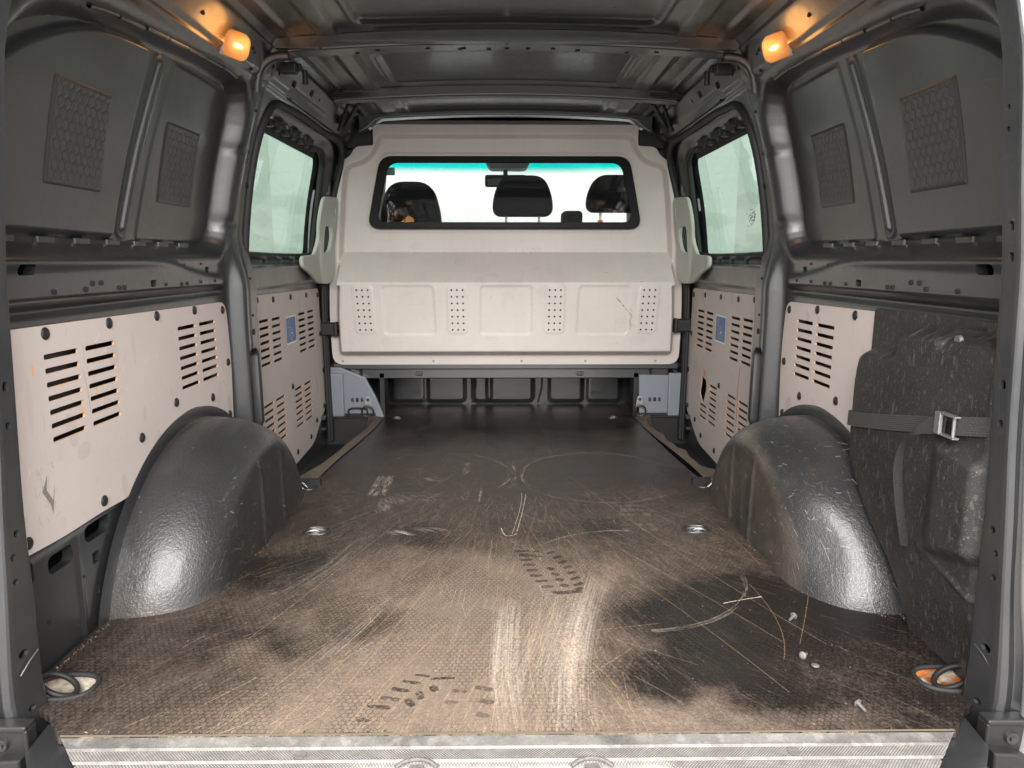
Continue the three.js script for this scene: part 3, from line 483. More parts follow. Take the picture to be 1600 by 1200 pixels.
// marks of use on the boards, in metres: drawn once for the rear and once for the front half
function drawMarks(g) {
  const r = rng(77);
  const line = (pts, w, style) => { g.strokeStyle = style; g.lineWidth = w; g.beginPath(); g.moveTo(pts[0][0], pts[0][1]); for (const p of pts.slice(1)) g.lineTo(p[0], p[1]); g.stroke(); };
  const curve = (pts, w, style) => { g.strokeStyle = style; g.lineWidth = w; g.beginPath(); g.moveTo(pts[0][0], pts[0][1]); for (let k = 1; k < pts.length - 1; k++) { const e = k === pts.length - 2 ? pts[k + 1] : [(pts[k][0] + pts[k + 1][0]) / 2, (pts[k][1] + pts[k + 1][1]) / 2]; g.quadraticCurveTo(pts[k][0], pts[k][1], e[0], e[1]); } g.stroke(); };
  const tan = (a) => `rgba(222,178,132,${a})`, pale = (a) => `rgba(225,205,178,${a})`, dust = (a) => `rgba(214,200,184,${a})`, dark = (a) => `rgba(24,17,13,${a})`;
  g.lineCap = 'round';
  // swept dust, many thin strands
  const strands = (path, spread, n, a, w = 0.0016) => { for (let k = 0; k < n; k++) { const o = (r() + r() + r() - 1.5) * spread, o2 = o + (r() - 0.5) * spread * 0.4, cut = r() * 0.4, t0 = cut, t1 = 1 - r() * 0.4; const p = []; for (let q = 0; q <= 8; q++) { const t = mix(t0, t1, q / 8) * (path.length - 1), i = Math.min(path.length - 2, Math.floor(t)), f = t - i; p.push([mix(path[i][0], path[i + 1][0], f) + mix(o, o2, q / 8), mix(path[i][1], path[i + 1][1], f)]); } curve(p, w * (0.5 + r()), dust(a * (0.3 + r()))); } };
  strands([[0.2, -0.56], [0.142, -0.341], [0.106, -0.163], [0.091, 0.0]], 0.034, 170, 0.085, 0.0024);
  strands([[0.12, -0.5], [0.09, -0.33], [0.05, -0.163], [0.03, 0.0]], 0.07, 90, 0.1);
  strands([[0.0, -0.45], [-0.007, -0.33], [-0.013, -0.163], [0.0, 0.0]], 0.03, 80, 0.13, 0.0022);
  strands([[0.16, -0.62], [0.1, -0.42], [0.03, -0.2], [-0.02, 0]], 0.1, 80, 0.08);
  strands([[-0.25, -0.45], [-0.3, -0.3], [-0.34, -0.2]], 0.02, 40, 0.1);
  strands([[-0.33, -0.95], [-0.42, -0.6], [-0.55, -0.3]], 0.03, 26, 0.09);
  // long hair scratches fanning towards the rear edge
  for (let k = 0; k < 3200; k++) {
    const z = -1.15 * Math.pow(r(), 1.3), x = (r() + r() - 1) * 0.75, l = 0.02 + 0.42 * r() * r() * r(), an = clamp(x * 1.7 - 0.1, -0.75, 0.75) + (r() - 0.5) * 0.6 + (r() < 0.14 ? (r() - 0.5) * 2.4 : 0), bend = (r() - 0.5) * 0.07 * l;
    const e = [x + Math.sin(an) * l, z + Math.cos(an) * l];
    curve([[x, z], [(x + e[0]) / 2 + bend, (z + e[1]) / 2], e], 0.0006 + 0.0009 * r() * r(), (r() < 0.6 ? tan : pale)((0.08 + 0.52 * r() * r() * r()) * (x > 0.22 && x < 0.6 && z > -0.5 ? 0.35 : 1)));
  }
  for (let k = 0; k < 260; k++) { const z = -0.7 - 1.4 * r(), x = (r() - 0.5) * 1.1, l = 0.02 + 0.2 * r() * r(), an = (r() - 0.5) * 1.6; line([[x, z], [x + Math.sin(an) * l, z + Math.cos(an) * l]], 0.0005 + 0.0007 * r(), tan(0.08 + 0.3 * r() * r())); }
  for (let k = 0; k < 500; k++) { const z = -2.4 * r(), x = (r() - 0.5) * 1.4; g.fillStyle = dust(0.15 + 0.5 * r() * r()); g.beginPath(); g.ellipse(x, z, 0.0006 + 0.0022 * r() * r(), 0.0006 + 0.0012 * r(), r() * 3, 0, 7); g.fill(); }
  // deep single gouges
  const gouge = (pts, w, a, broken) => { for (let k = 0; k < 3; k++) curve(pts.map(([x, z]) => [x + (r() - 0.5) * w, z + (r() - 0.5) * w]), w * (0.3 + 0.5 * r()), pale(a)); if (broken) for (let k = 0; k < broken; k++) { const t = r() * (pts.length - 1), i = Math.floor(t), f = t - i, x = mix(pts[i][0], pts[i + 1][0], f), z = mix(pts[i][1], pts[i + 1][1], f); line([[x - w * r(), z + w * r()], [x + w * r(), z]], w * 0.4, pale(a)); } };
  gouge([[0.058, -1.119], [0.043, -0.95], [0.025, -0.817]], 0.0016, 0.85);
  gouge([[0.044, -1.13], [0.05, -1.06], [0.012, -0.8]], 0.0014, 0.8);
  gouge([[-0.018, -0.84], [-0.012, -0.79], [0.006, -0.782], [0.025, -0.8]], 0.0024, 0.8);
  gouge([[-0.082, -1.18], [-0.085, -1.05]], 0.004, 0.35, 60); gouge([[-0.085, -1.05], [-0.096, -0.9]], 0.003, 0.12, 50); gouge([[-0.096, -0.9], [-0.1, -0.72]], 0.002, 0.06, 34);
  gouge([[0.455, -0.412], [0.49, -0.425], [0.545, -0.44]], 0.003, 0.8); gouge([[0.33, -0.62], [0.345, -0.55]], 0.0016, 0.6); gouge([[0.31, -0.22], [0.33, -0.16]], 0.0016, 0.6); gouge([[0.35, -0.9], [0.4, -0.72]], 0.0012, 0.3, 12);
  gouge([[-0.08, -0.9], [-0.06, -0.86]], 0.0016, 0.7);
  for (const p of [[[0.21, -1.3], [0.43, -0.6], [0.6, -0.25]], [[0.26, -0.6], [0.4, -0.3], [0.47, -0.1]], [[0.54, -0.5], [0.56, -0.32], [0.5, -0.2]], [[-0.3, -0.9], [-0.44, -0.45], [-0.5, -0.28]], [[-0.14, -0.65], [-0.2, -0.4], [-0.3, -0.05]], [[-0.17, -1.35], [-0.26, -1.15], [-0.3, -1.05]], [[0.55, -0.95], [0.6, -0.75], [0.6, -0.6]], [[0.0, -0.28], [0.16, -0.3], [0.3, -0.33]], [[-0.2, -0.26], [-0.1, -0.23], [0.05, -0.27]], [[0.28, -0.7], [0.4, -0.5], [0.52, -0.26]], [[0.7, -0.55], [0.63, -0.4], [0.55, -0.25]], [[-0.37, 0], [-0.3, -0.2], [-0.22, -0.44]], [[-0.26, 0], [-0.22, -0.14], [-0.12, -0.33]], [[0.13, -0.02], [0.1, -0.25], [0.07, -0.5]], [[0.05, -0.05], [0.02, -0.2], [0.05, -0.4]], [[0.2, -0.04], [0.18, -0.16], [0.12, -0.24]], [[-0.45, -0.02], [-0.36, -0.2], [-0.28, -0.42]], [[0.1, -0.12], [0.17, -0.18], [0.23, -0.24]]]) curve(p, 0.0012, tan(0.36));
  // rubbed rings left by round loads
  const arc = (cx, cz, rx, rz, a0, a1, w, a) => { for (let k = 0; k < 46; k++) { const s0 = mix(a0, a1, r()), s1 = Math.min(a1, s0 + 0.35 * r()), q = 1 + (r() - 0.5) * w; const p = []; for (let i = 0; i <= 6; i++) { const t = mix(s0, s1, i / 6); p.push([cx + Math.cos(t) * rx * q, cz + Math.sin(t) * rz * q]); } curve(p, 0.0014, dust(a * (0.2 + r()))); } };
  arc(-0.24, -1.33, 0.25, 0.26, -2.6, 0.6, 0.06, 0.32); arc(-0.02, -1.33, 0.05, 0.16, -1.2, 1.2, 0.12, 0.24);
  arc(0.31, -1.31, 0.26, 0.28, -3.6, -0.4, 0.04, 0.42); arc(0.31, -1.3, 0.27, 0.26, 0.8, 3.0, 0.06, 0.22);
  for (let k = 0; k < 420; k++) { const x = (r() - 0.5) * 1.15, z = -1.0 - 0.75 * r(), l = 0.02 + 0.16 * r() * r(); line([[x, z], [x + l, z + (r() - 0.5) * 0.02]], 0.001 + 0.002 * r(), dust(0.015 + 0.09 * r() * r())); }
  arc(0.26, -0.56, 0.28, 0.26, 0.0, 1.5, 0.045, 0.24); arc(0.3, -0.5, 0.3, 0.32, 3.9, 4.8, 0.02, 0.15);
  // scuffs
  const scuff = (x, z, w, d, n, a, sl = 0) => { for (let k = 0; k < n; k++) { const px = x + (r() - 0.5) * w, pz = z + (r() - 0.5) * d; line([[px, pz], [px + (r() - 0.5) * 0.012 + sl * 0.02, pz + 0.008 + 0.02 * r()]], 0.0008 + 0.0016 * r(), dust(a * r())); } };
  scuff(-0.405, -1.22, 0.055, 0.19, 420, 0.42); scuff(-0.37, -1.04, 0.04, 0.12, 120, 0.26, 0.6); scuff(-0.29, -1.1, 0.14, 0.1, 110, 0.2, 1); scuff(-0.14, -1.4, 0.02, 0.14, 60, 0.26); scuff(-0.13, -1.12, 0.03, 0.1, 30, 0.22); scuff(-0.3, -0.82, 0.05, 0.02, 40, 0.5, 1.5); scuff(-0.22, -0.84, 0.1, 0.02, 36, 0.3, 1.5); scuff(-0.25, -1.28, 0.06, 0.04, 40, 0.3, 1); scuff(0.02, -1.3, 0.02, 0.2, 30, 0.26);
  for (let k = 0; k < 20; k++) line([[-0.43 + 0.05 * r(), -1.3 + 0.2 * r()], [-0.42 + 0.04 * r(), -1.28 + 0.2 * r()]], 0.0014, dark(0.5));
  // boot prints: wet dark lugs
  const print = (cx, cz, turn, len, lugs, a) => { g.save(); g.translate(cx, cz); g.rotate(turn); for (const [x, z, w, d, t] of lugs) { g.save(); g.translate(x * len, z * len); g.rotate(t ?? 0); g.fillStyle = dark(a * (0.75 + 0.25 * r())); g.beginPath(); for (let q = 0; q < 12; q++) { const an = q / 12 * 6.283, c = Math.cos(an), s = Math.sin(an), e = 0.55; g.lineTo(w * len * Math.sign(c) * Math.pow(Math.abs(c), e) * (0.85 + 0.3 * r()), d * len * Math.sign(s) * Math.pow(Math.abs(s), e) * (0.8 + 0.4 * r())); } g.fill(); g.restore(); } g.restore(); };
  const sole = []; for (let k = 0; k < 7; k++) { const z = -0.44 + k * 0.115; sole.push([-0.14 - 0.03 * Math.sin(k * 0.5), z, 0.055, 0.026, 0.25], [0.12 + 0.04 * Math.sin(k * 0.5), z + 0.03, 0.05, 0.024, -0.3]); if (k > 2) sole.push([0.0, z + 0.02, 0.04, 0.03, 0.8]); }
  sole.push([0, 0.4, 0.12, 0.03, 0.1], [0.09, 0.37, 0.05, 0.025, -0.5], [-0.1, 0.37, 0.05, 0.022, 0.5]);
  print(0.105, -0.565, -0.28, 0.26, sole, 0.85);
  print(0.05, -0.69, -0.2, 0.16, [[-0.1, 0, 0.12, 0.04, 0.1], [0.12, 0.06, 0.05, 0.03, 0.2], [-0.05, 0.2, 0.1, 0.03, 0.1], [0.1, 0.25, 0.06, 0.03, 0.3]], 0.75);
  print(-0.175, -0.08, 0.55, 0.2, [[-0.1, -0.38, 0.075, 0.02, -0.35], [-0.12, -0.25, 0.085, 0.024, -0.3], [-0.13, -0.12, 0.085, 0.026, -0.3], [-0.13, 0.02, 0.09, 0.028, -0.35], [-0.13, 0.15, 0.09, 0.028, -0.4], [-0.12, 0.34, 0.05, 0.022, -0.4], [-0.12, 0.55, 0.08, 0.03, -0.6], [0.08, -0.44, 0.11, 0.02, -0.6], [0.1, -0.28, 0.05, 0.035, 0.5], [0.06, -0.14, 0.06, 0.03, 0.7], [0.05, -0.02, 0.06, 0.03, 0.4]], 0.95);
  print(-0.06, -0.115, 0.1, 0.16, [[-0.16, 0.05, 0.09, 0.035, 0], [0.1, -0.02, 0.1, 0.04, 0.2], [-0.2, 0.25, 0.07, 0.035, 0], [0.15, 0.2, 0.08, 0.04, 0.1], [0.14, 0.42, 0.07, 0.04, 0.2]], 0.6);
  // pale tread print
  for (let i = 0; i < 6; i++) for (let j = 0; j < 4; j++) { const z = -1.03 + i * 0.038, x = 0.325 + j * 0.024 + 0.006 * (i % 2) - 0.012 * i / 3; g.fillStyle = `rgba(178,166,154,${0.03 + 0.2 * r() * r()})`; const q = () => (r() - 0.5) * 0.006; g.beginPath(); g.moveTo(x + q(), z + q()); g.lineTo(x + 0.019 + q(), z + 0.005 + q()); g.lineTo(x + 0.018 + q(), z + 0.031 + q()); g.lineTo(x - 0.002 + q(), z + 0.026 + q()); g.fill(); }
  // chipped rear edge
  for (let k = 0; k < 60; k++) { g.fillStyle = pale(0.4 + 0.4 * r()); g.fillRect((r() - 0.5) * 1.36, -0.003 * r(), 0.01 + 0.05 * r() * r(), 0.004); }
}
const blobs = [[-0.13, -0.1, 0.3, 0.28, 0.85], [-0.5, -0.06, 0.25, 0.2, 0.2], [-0.08, -0.42, 0.3, 0.24, 0.5], [0.06, -0.3, 0.2, 0.4, 0.4], [0.1, -0.62, 0.2, 0.14, 0.4], [0.5, -0.62, 0.22, 0.16, 0.22], [-0.35, -0.62, 0.25, 0.16, 0.22], [-0.66, -0.2, 0.2, 0.3, -0.04], [0.66, -0.12, 0.2, 0.3, -0.14], [0.48, -0.03, 0.12, 0.05, 0.4], [0.27, -0.02, 0.1, 0.05, 0.4],
  [0.37, -0.33, 0.1, 0.19, -0.5], [0.32, -0.12, 0.16, 0.07, -0.42], [0.5, -0.5, 0.09, 0.1, -0.4], [-0.29, -0.33, 0.06, 0.05, -0.5], [-0.43, -0.28, 0.08, 0.05, -0.4], [-0.5, -0.6, 0.12, 0.1, -0.4], [-0.23, -0.76, 0.1, 0.06, -0.5], [0.22, -0.8, 0.1, 0.07, -0.45], [0.68, -0.32, 0.16, 0.1, -0.3], [0.3, -1.27, 0.2, 0.16, -0.2], [-0.07, -0.12, 0.05, 0.04, -0.3]];
function floorTexture(nx, nz, za, zb) {   // colour and gloss of the boards between z = za (first row, v = 0) and zb
  const c = document.createElement('canvas'); c.width = nx; c.height = nz; const g = c.getContext('2d');
  g.scale(nx / (2 * FX), nz / (za - zb)); g.translate(FX, -zb); drawMarks(g);
  const im = g.getImageData(0, 0, nx, nz).data, rough = new Uint8Array(nx * nz * 4);
  const map = dataTex(nx, nz, (i, j) => {
    const x = (i + 0.5) / nx * 2 * FX - FX, z = mix(za, zb, (j + 0.5) / nz), row = nz - 1 - j, k = (row * nx + i) * 4;
    let w = 0.13 + 0.1 * ss(-1.5, -0.9, z);
    const wx = x + 0.16 * (fbm(x * 8, z * 8 + 4, 4) - 0.5), wz = z + 0.2 * (fbm(x * 8 + 7, z * 8, 4) - 0.5);
    for (const [bx, bz, sx, sz, a] of blobs) { const q = ((wx - bx) / sx) ** 2 + ((wz - bz) / sz) ** 2; if (q < 6) w += a * Math.exp(-q); }
    const n5 = fbm(x * 420 + 5, z * 420, 2), n1 = fbm(x * 7 + 40, z * 7, 4), n2 = fbm(x * 90, z * 34, 3), n3 = hash((x * 1600) | 0 + 9000, (z * 1300) | 0 + 9000), n4 = fbm(x * 300, z * 300, 2);
    w = w + (n1 - 0.5) * 0.42 + (n2 - 0.5) * 0.22 + (n4 - 0.5) * 0.4;
    w = clamp(w);
    const hex = hexEdge(x, z, 0.0108), groove = clamp(1.2 - hex / 0.001) * ss(0.3, 0.6, fbm(x * 12, z * 12, 3)) * (0.6 + 0.8 * n5) * ss(-1.0, -0.3, z + 0.2 * n1);
    const q = Math.pow(clamp((w - 0.06) / 0.94), 1.15) * (0.55 + 0.5 * n3 + 0.6 * (n5 - 0.2));
    let R = mix(0.017, 0.178, q), G = mix(0.0138, 0.134, q), B = mix(0.0125, 0.101, q);
    const t = 0.85 + 0.3 * fbm(x * 2.5, z * 2.5 + 8, 3); R *= t; G *= t; B *= t;
    const gd = 1 - 0.6 * groove; R *= gd; G *= gd; B *= gd;
    let A = im[k + 3] / 255 * clamp(0.45 + 0.4 * n3 + 1.2 * (n5 - 0.4) + 0.7 * (n4 - 0.4));
    const L = (v) => { v /= 255; return v <= 0.04045 ? v / 12.92 : ((v + 0.055) / 1.055) ** 2.4; };
    if (A > 0 && im[k] < 70) A *= ss(0.22, 0.4, fbm(x * 150, z * 150 + 3, 3) + 0.12 * (n5 - 0.5));
    if (A > 0) { R = mix(R, L(im[k]) * 0.85, A); G = mix(G, L(im[k + 1]) * 0.85, A); B = mix(B, L(im[k + 2]) * 0.85, A); }
    const ro = clamp(0.36 + 0.42 * q + 0.3 * A + 0.12 * (n1 - 0.5)); const o = (j * nx + i) * 4; rough[o] = rough[o + 1] = rough[o + 2] = ro * 255; rough[o + 3] = 255;
    return [lin2s(R), lin2s(G), lin2s(B)];
  }, true, false);
  const rt = new THREE.DataTexture(rough, nx, nz); rt.magFilter = rt.minFilter = THREE.LinearFilter; rt.needsUpdate = true;
  return [map, rt];
}
const T_hex = dataTex(256, 256, (i, j) => { const a = 0.0108, h = a * Math.sqrt(3), x = i / 256 * a * 8, y = j / 256 * h * 5; return clamp(hexEdge(x, y, a) / 0.0016); });
{
  const floor = thing('floor', 'worn brown plywood load floor with honeycomb grip and scratches', 'floor', null, 'structure');
  const SPLIT = -1.25;
  const build = (name, za, zb, nx, nz) => {
    const inBand = []; // clip the outline to the band
    const clip = (poly, keepFn, cutZ) => { const o = []; poly.forEach((p, i) => { const q = poly[(i + 1) % poly.length], a = keepFn(p), b = keepFn(q); if (a) o.push(p); if (a !== b) { const t = (cutZ - p[1]) / (q[1] - p[1]); o.push([mix(p[0], q[0], t), cutZ]); } }); return o; };
    const poly = clip(clip(floorOutline, (p) => p[1] <= za, za), (p) => p[1] >= zb, zb);
    const holes = rings.filter((q) => q[1] < za && q[1] > zb).map(ringOutline);
    const g = new THREE.ExtrudeGeometry(shapeOf(poly, holes), { depth: 0.012, bevelEnabled: false });
    const p = g.attributes.position, u = g.attributes.uv;
    for (let i = 0; i < p.count; i++) { const x = p.getX(i), z = p.getY(i), d = p.getZ(i); p.setXYZ(i, x, d - 0.012, z); u.setXY(i, (x + FX) / (2 * FX), (z - za) / (zb - za)); }
    g.computeVertexNormals();
    const [map, rt] = floorTexture(nx, nz, za, zb), hx = T_hex.clone(); hx.repeat.set(2 * FX / (0.0108 * 8), (za - zb) / (0.0108 * Math.sqrt(3) * 5)); hx.needsUpdate = true;
    part(name, g, phys({ map, roughnessMap: rt, roughness: 1, bumpMap: hx, bumpScale: 0.0002, specularIntensity: 0.8 }), floor);
  };
  build('floor_board', 0.0, SPLIT, 2048, 2048);
  build('floor_board', SPLIT, -2.52, 1024, 1024);
  part('underfloor_light_stop', box(1.66, 0.01, 2.5, 0, -0.165, -1.28), M.cavity, floor);  // unseen dark sheet added to stop light leaking up from the ground
  part('floor_beam', join([box(1.3, 0.14, 0.02, 0, -0.085, -0.01), box(1.14, 0.148, 1.0, 0, -0.09, -1.72)]), M.cavity, floor);
}
// moulded lips and step wells beside the sliding doors
for (const side of [-1, 1]) {
  const word = side < 0 ? 'left' : 'right', e = (z) => (side < 0 ? 0.57 : 0.598) + 0.062 * ss(-2.1, -1.25, z);
  const s = thing('step_well', 'black step well with a moulded lip at the ' + word + ' sliding door', 'step', 'step wells at the sliding doors');
  part('well_floor', box(0.3, 0.01, 1.0, side * 0.72, -0.13, -1.71), M.black, s);
  for (const z of [-2.205, -1.215]) part('well_end', box(0.26, 0.16, 0.02, side * 0.73, -0.06, z), M.paintDark, s);
  part('lip', sheet({ u0: -2.19, u1: -1.2, v0: 0, v1: 1, step: 0.012, stepv: 1 / 12, P: (z, v) => {
    const wave = side > 0 ? 0.004 * Math.sin(z * 23) + 0.003 * Math.sin(z * 51) : 0.0015 * Math.sin(z * 17), w = 0.042 + 0.06 * ss(-1.45, -1.2, z) + 0.05 * ss(-2.08, -2.18, z);
    const x = e(z) - 0.008 + v * w + wave * v, y = 0.004 + 0.006 * Math.sin(v * 2.2) - (v > 0.75 ? (v - 0.75) * 0.32 : 0) + wave * v;
    return [side * x, y, z];
  } }), M.trimLip, s);
  part('riser', sheet({ u0: -2.19, u1: -1.2, v0: 0, v1: 1, step: 0.02, stepv: 0.25, P: (z, v) => [side * (e(z) + 0.012 + 0.03 * v), -0.006 - 0.12 * v, z] }), M.rubber, s);
}
// lashing eyes let into the floor
for (const q of rings) {
  const [x, z, w, d, where] = q, left = x < 0, word = left ? 'left' : 'right';
  const lab = { rear: left ? 'lashing eye with a pale dirty cup by the left rear pillar' : 'rusty lashing eye in the floor by the right rear pillar', mid: 'steel lashing eye in the floor beside the middle of the ' + word + ' wheel arch', arch: 'lashing eye with raised ring in front of the ' + word + ' wheel arch', front: 'small lashing eye at the front ' + word + ' of the floor under the partition' }[where];
  const t = thing('lashing_eye', lab, 'lashing eye', 'lashing eyes in the floor');
  t.position.set(x, 0, z);
  const cup = sheet({ u0: 0, u1: Math.PI * 2, v0: 0, v1: 1, step: 0.16, stepv: 0.1, P: (a, v) => { const c = Math.cos(a), s = Math.sin(a), k = Math.pow(v, 0.9), y = -0.024 * Math.pow(1 - v ** 3, 1); return [w * Math.sign(c) * Math.pow(Math.abs(c), 0.8) * k * 1.02, y, d * Math.sign(s) * Math.pow(Math.abs(s), 0.8) * k * 1.02]; } });
  const dirt = where === 'rear' ? dataTex(128, 128, (i, j) => { const f = fbm(i / 14 + (left ? 3 : 60), j / 14, 4), g2 = clamp((fbm(i / 30 + (left ? 0 : 8), j / 20, 3) - (left ? 0.62 : 0.36)) * 6); const a = [0.36 * f + 0.08, 0.32 * f + 0.07, 0.26 * f + 0.055], o = [0.4 * f + 0.1, 0.13 * f + 0.02, 0.025 * f]; return a.map((v, k) => lin2s(mix(v, o[k], g2))); }, true) : null;
  if (dirt) dirt.repeat.set(1 / 3, 1);
  part('cup', cup, dirt ? phys({ map: dirt, roughness: 0.75 }) : M.darkSteel, t);
  const rim = ringOutline([0, 0, w, d]).map(([a, b]) => [a, 0.0008, b]);
  part('rim', tube(rim, where === 'rear' ? 0.0042 : 0.0032, 90, 8, true), where === 'rear' ? M.rubber : M.darkSteel, t);
  const tilt = { rear: 0.5, mid: 0.06, arch: 0.75, front: 0 }[where], rr = w * 0.62;
  const ringPts = []; for (let k = 0; k < 24; k++) { const a = k / 24 * Math.PI * 2; ringPts.push([Math.cos(a) * rr, 0, Math.sin(a) * d * 0.62]); }
  const ring = part('ring', tube(ringPts, where === 'rear' ? 0.0048 : 0.0036, 60, 8, true), where === 'rear' ? M.black : M.steel, t);
  ring.rotation.z = (left ? -1 : 1) * tilt; ring.position.set((left ? -1 : 1) * w * 0.22, -0.006 + rr * Math.sin(tilt) * 0.7, 0);
  part('bolt', new THREE.CylinderGeometry(w * 0.26, w * 0.3, 0.006, 18).translate((left ? 1 : -1) * w * 0.1, -0.021, 0), where === 'rear' ? phys({ color: left ? rgb(0.4, 0.34, 0.27) : rgb(0.4, 0.1, 0.02), roughness: 0.7 }) : M.steel, t);
}

// ---------------------------------------------------------------- sill
{
  const s = thing('sill_trim', 'scuffed pale grey rear sill trim with fine grip strips', 'sill trim');
  const T_grip = dataTex(128, 128, (i, j) => { const a = (i + j) % 16, b = (i - j + 128) % 16; return clamp(0.25 + 0.75 * Math.min(Math.abs(a - 8), Math.abs(b - 8)) / 8); });
  const T_sill = dataTex(1024, 128, (i, j) => { const f = fbm(i / 24, j / 24, 5), h = hash(i, j), q = fbm(i / 9 + 9, j / 9, 3); const v = 0.09 + 0.12 * f + 0.05 * h + 0.06 * ss(0.5, 0.75, q) - 0.05 * ss(0.5, 0.7, fbm(i / 60 + 4, j / 60, 4)); return [lin2s(v * 1.02), lin2s(v * 0.97), lin2s(v * 0.9)]; }, true);
  const T_gripc = dataTex(512, 512, (i, j) => { const a = (i + j) % 16, b = (i - j + 512) % 16, k = clamp(Math.min(Math.abs(a - 8), Math.abs(b - 8)) / 4), f = fbm(i / 30, j / 30, 4, 17, 17), v = mix(0.06, 0.16 + 0.16 * f, k) ; return [lin2s(v * 1.03), lin2s(v * 0.97), lin2s(v * 0.88)]; }, true);
  const flat = every(T_sill, 1.4, 0.2), grip = phys({ map: every(T_gripc, 0.15), roughness: 0.55, bumpMap: every(T_grip, 0.0375), bumpScale: 0.0012 }), plain = phys({ map: flat, roughness: 0.5, bumpMap: every(T_fine, 0.05), bumpScale: 0.0004 });
  const strip = (za, zb, ya, yb, xa, xb, mat, name) => part(name, sheet({ u0: 0, u1: 1, v0: 0, v1: 1, step: 1 / 60, stepv: 0.25, P: (u, v) => { const k = mix(xa, xb, v); return [mix(-k, k, u), mix(ya, yb, v), mix(za, zb, v)]; } }), mat, s);
  const fix = (m) => { const p = m.geometry.attributes.position, u = m.geometry.attributes.uv; for (let i = 0; i < p.count; i++) u.setXY(i, p.getX(i), p.getZ(i) - p.getY(i)); };
  fix(strip(0.0015, 0.006, 0.004, 0.004, 0.685, 0.682, phys({ color: rgb(0.16, 0.13, 0.09), roughness: 0.8 }), 'edge_bead'));
  fix(strip(0.006, 0.026, 0.002, -0.001, 0.682, 0.662, plain, 'smooth_strip'));
  fix(strip(0.026, 0.029, -0.001, 0.002, 0.662, 0.66, plain, 'ridge')); fix(strip(0.029, 0.032, 0.002, -0.001, 0.66, 0.657, plain, 'ridge'));
  fix(strip(0.032, 0.05, -0.001, -0.004, 0.657, 0.64, grip, 'grip_strip'));
  fix(strip(0.05, 0.053, -0.004, -0.001, 0.64, 0.637, plain, 'ridge')); fix(strip(0.053, 0.056, -0.001, -0.004, 0.637, 0.634, plain, 'ridge'));
  // lower grip strip with the shallow lock recess in its middle
  const rec = polySDF(roundPoly([[-0.24, 0.06, 0.03], [0.24, 0.06, 0.03], [0.3, 0.2, 0.02], [-0.3, 0.2, 0.02]], 0.02));
  const lowP = (x, z) => [x, -0.004 - (z - 0.056) * 0.18 - 0.012 * ss(0.004, -0.006, rec(x, z)), z];
  part('grip_strip', sheet({ u0: -0.63, u1: 0.63, v0: 0.056, v1: 0.16, step: 0.006, P: lowP, keep: (x, z) => Math.max(-rec(x, z), Math.abs(x) - 0.634 + (z - 0.056) * 0.9) }), grip, s);
  part('lock_recess', sheet({ u0: -0.32, u1: 0.32, v0: 0.05, v1: 0.16, step: 0.004, P: lowP, keep: (x, z) => rec(x, z) - 0.0005 }), plain, s);
  for (const x of [-0.136, 0.118]) part('lug', join([box(0.022, 0.012, 0.04, x, -0.008, 0.082, 0.004), tube([[x - 0.03, -0.004, 0.066], [x - 0.018, -0.001, 0.058], [x, 0.0, 0.055], [x + 0.018, -0.001, 0.058], [x + 0.03, -0.004, 0.066]], 0.003, 24, 6)]), plain, s);
  for (const x of [-0.31, 0.42]) part('plug', new THREE.CylinderGeometry(0.009, 0.009, 0.002, 20).translate(x, -0.0015, 0.041), plain, s);
  for (const k of [-1, 1]) part('end_block', new THREE.ExtrudeGeometry(shapeOf([[0.668, 0.004], [0.7, -0.05], [0.737, -0.05], [0.728, 0.02], [0.62, 0.16], [0.5, 0.16]].map(([a, b]) => [a * k, b])), { depth: 0.03, bevelEnabled: false }).rotateX(Math.PI / 2).translate(0, -0.014, 0), M.paint, s);
  part('bumper_face', box(1.5, 0.3, 0.02, 0, -0.18, 0.165), plain, s);
}

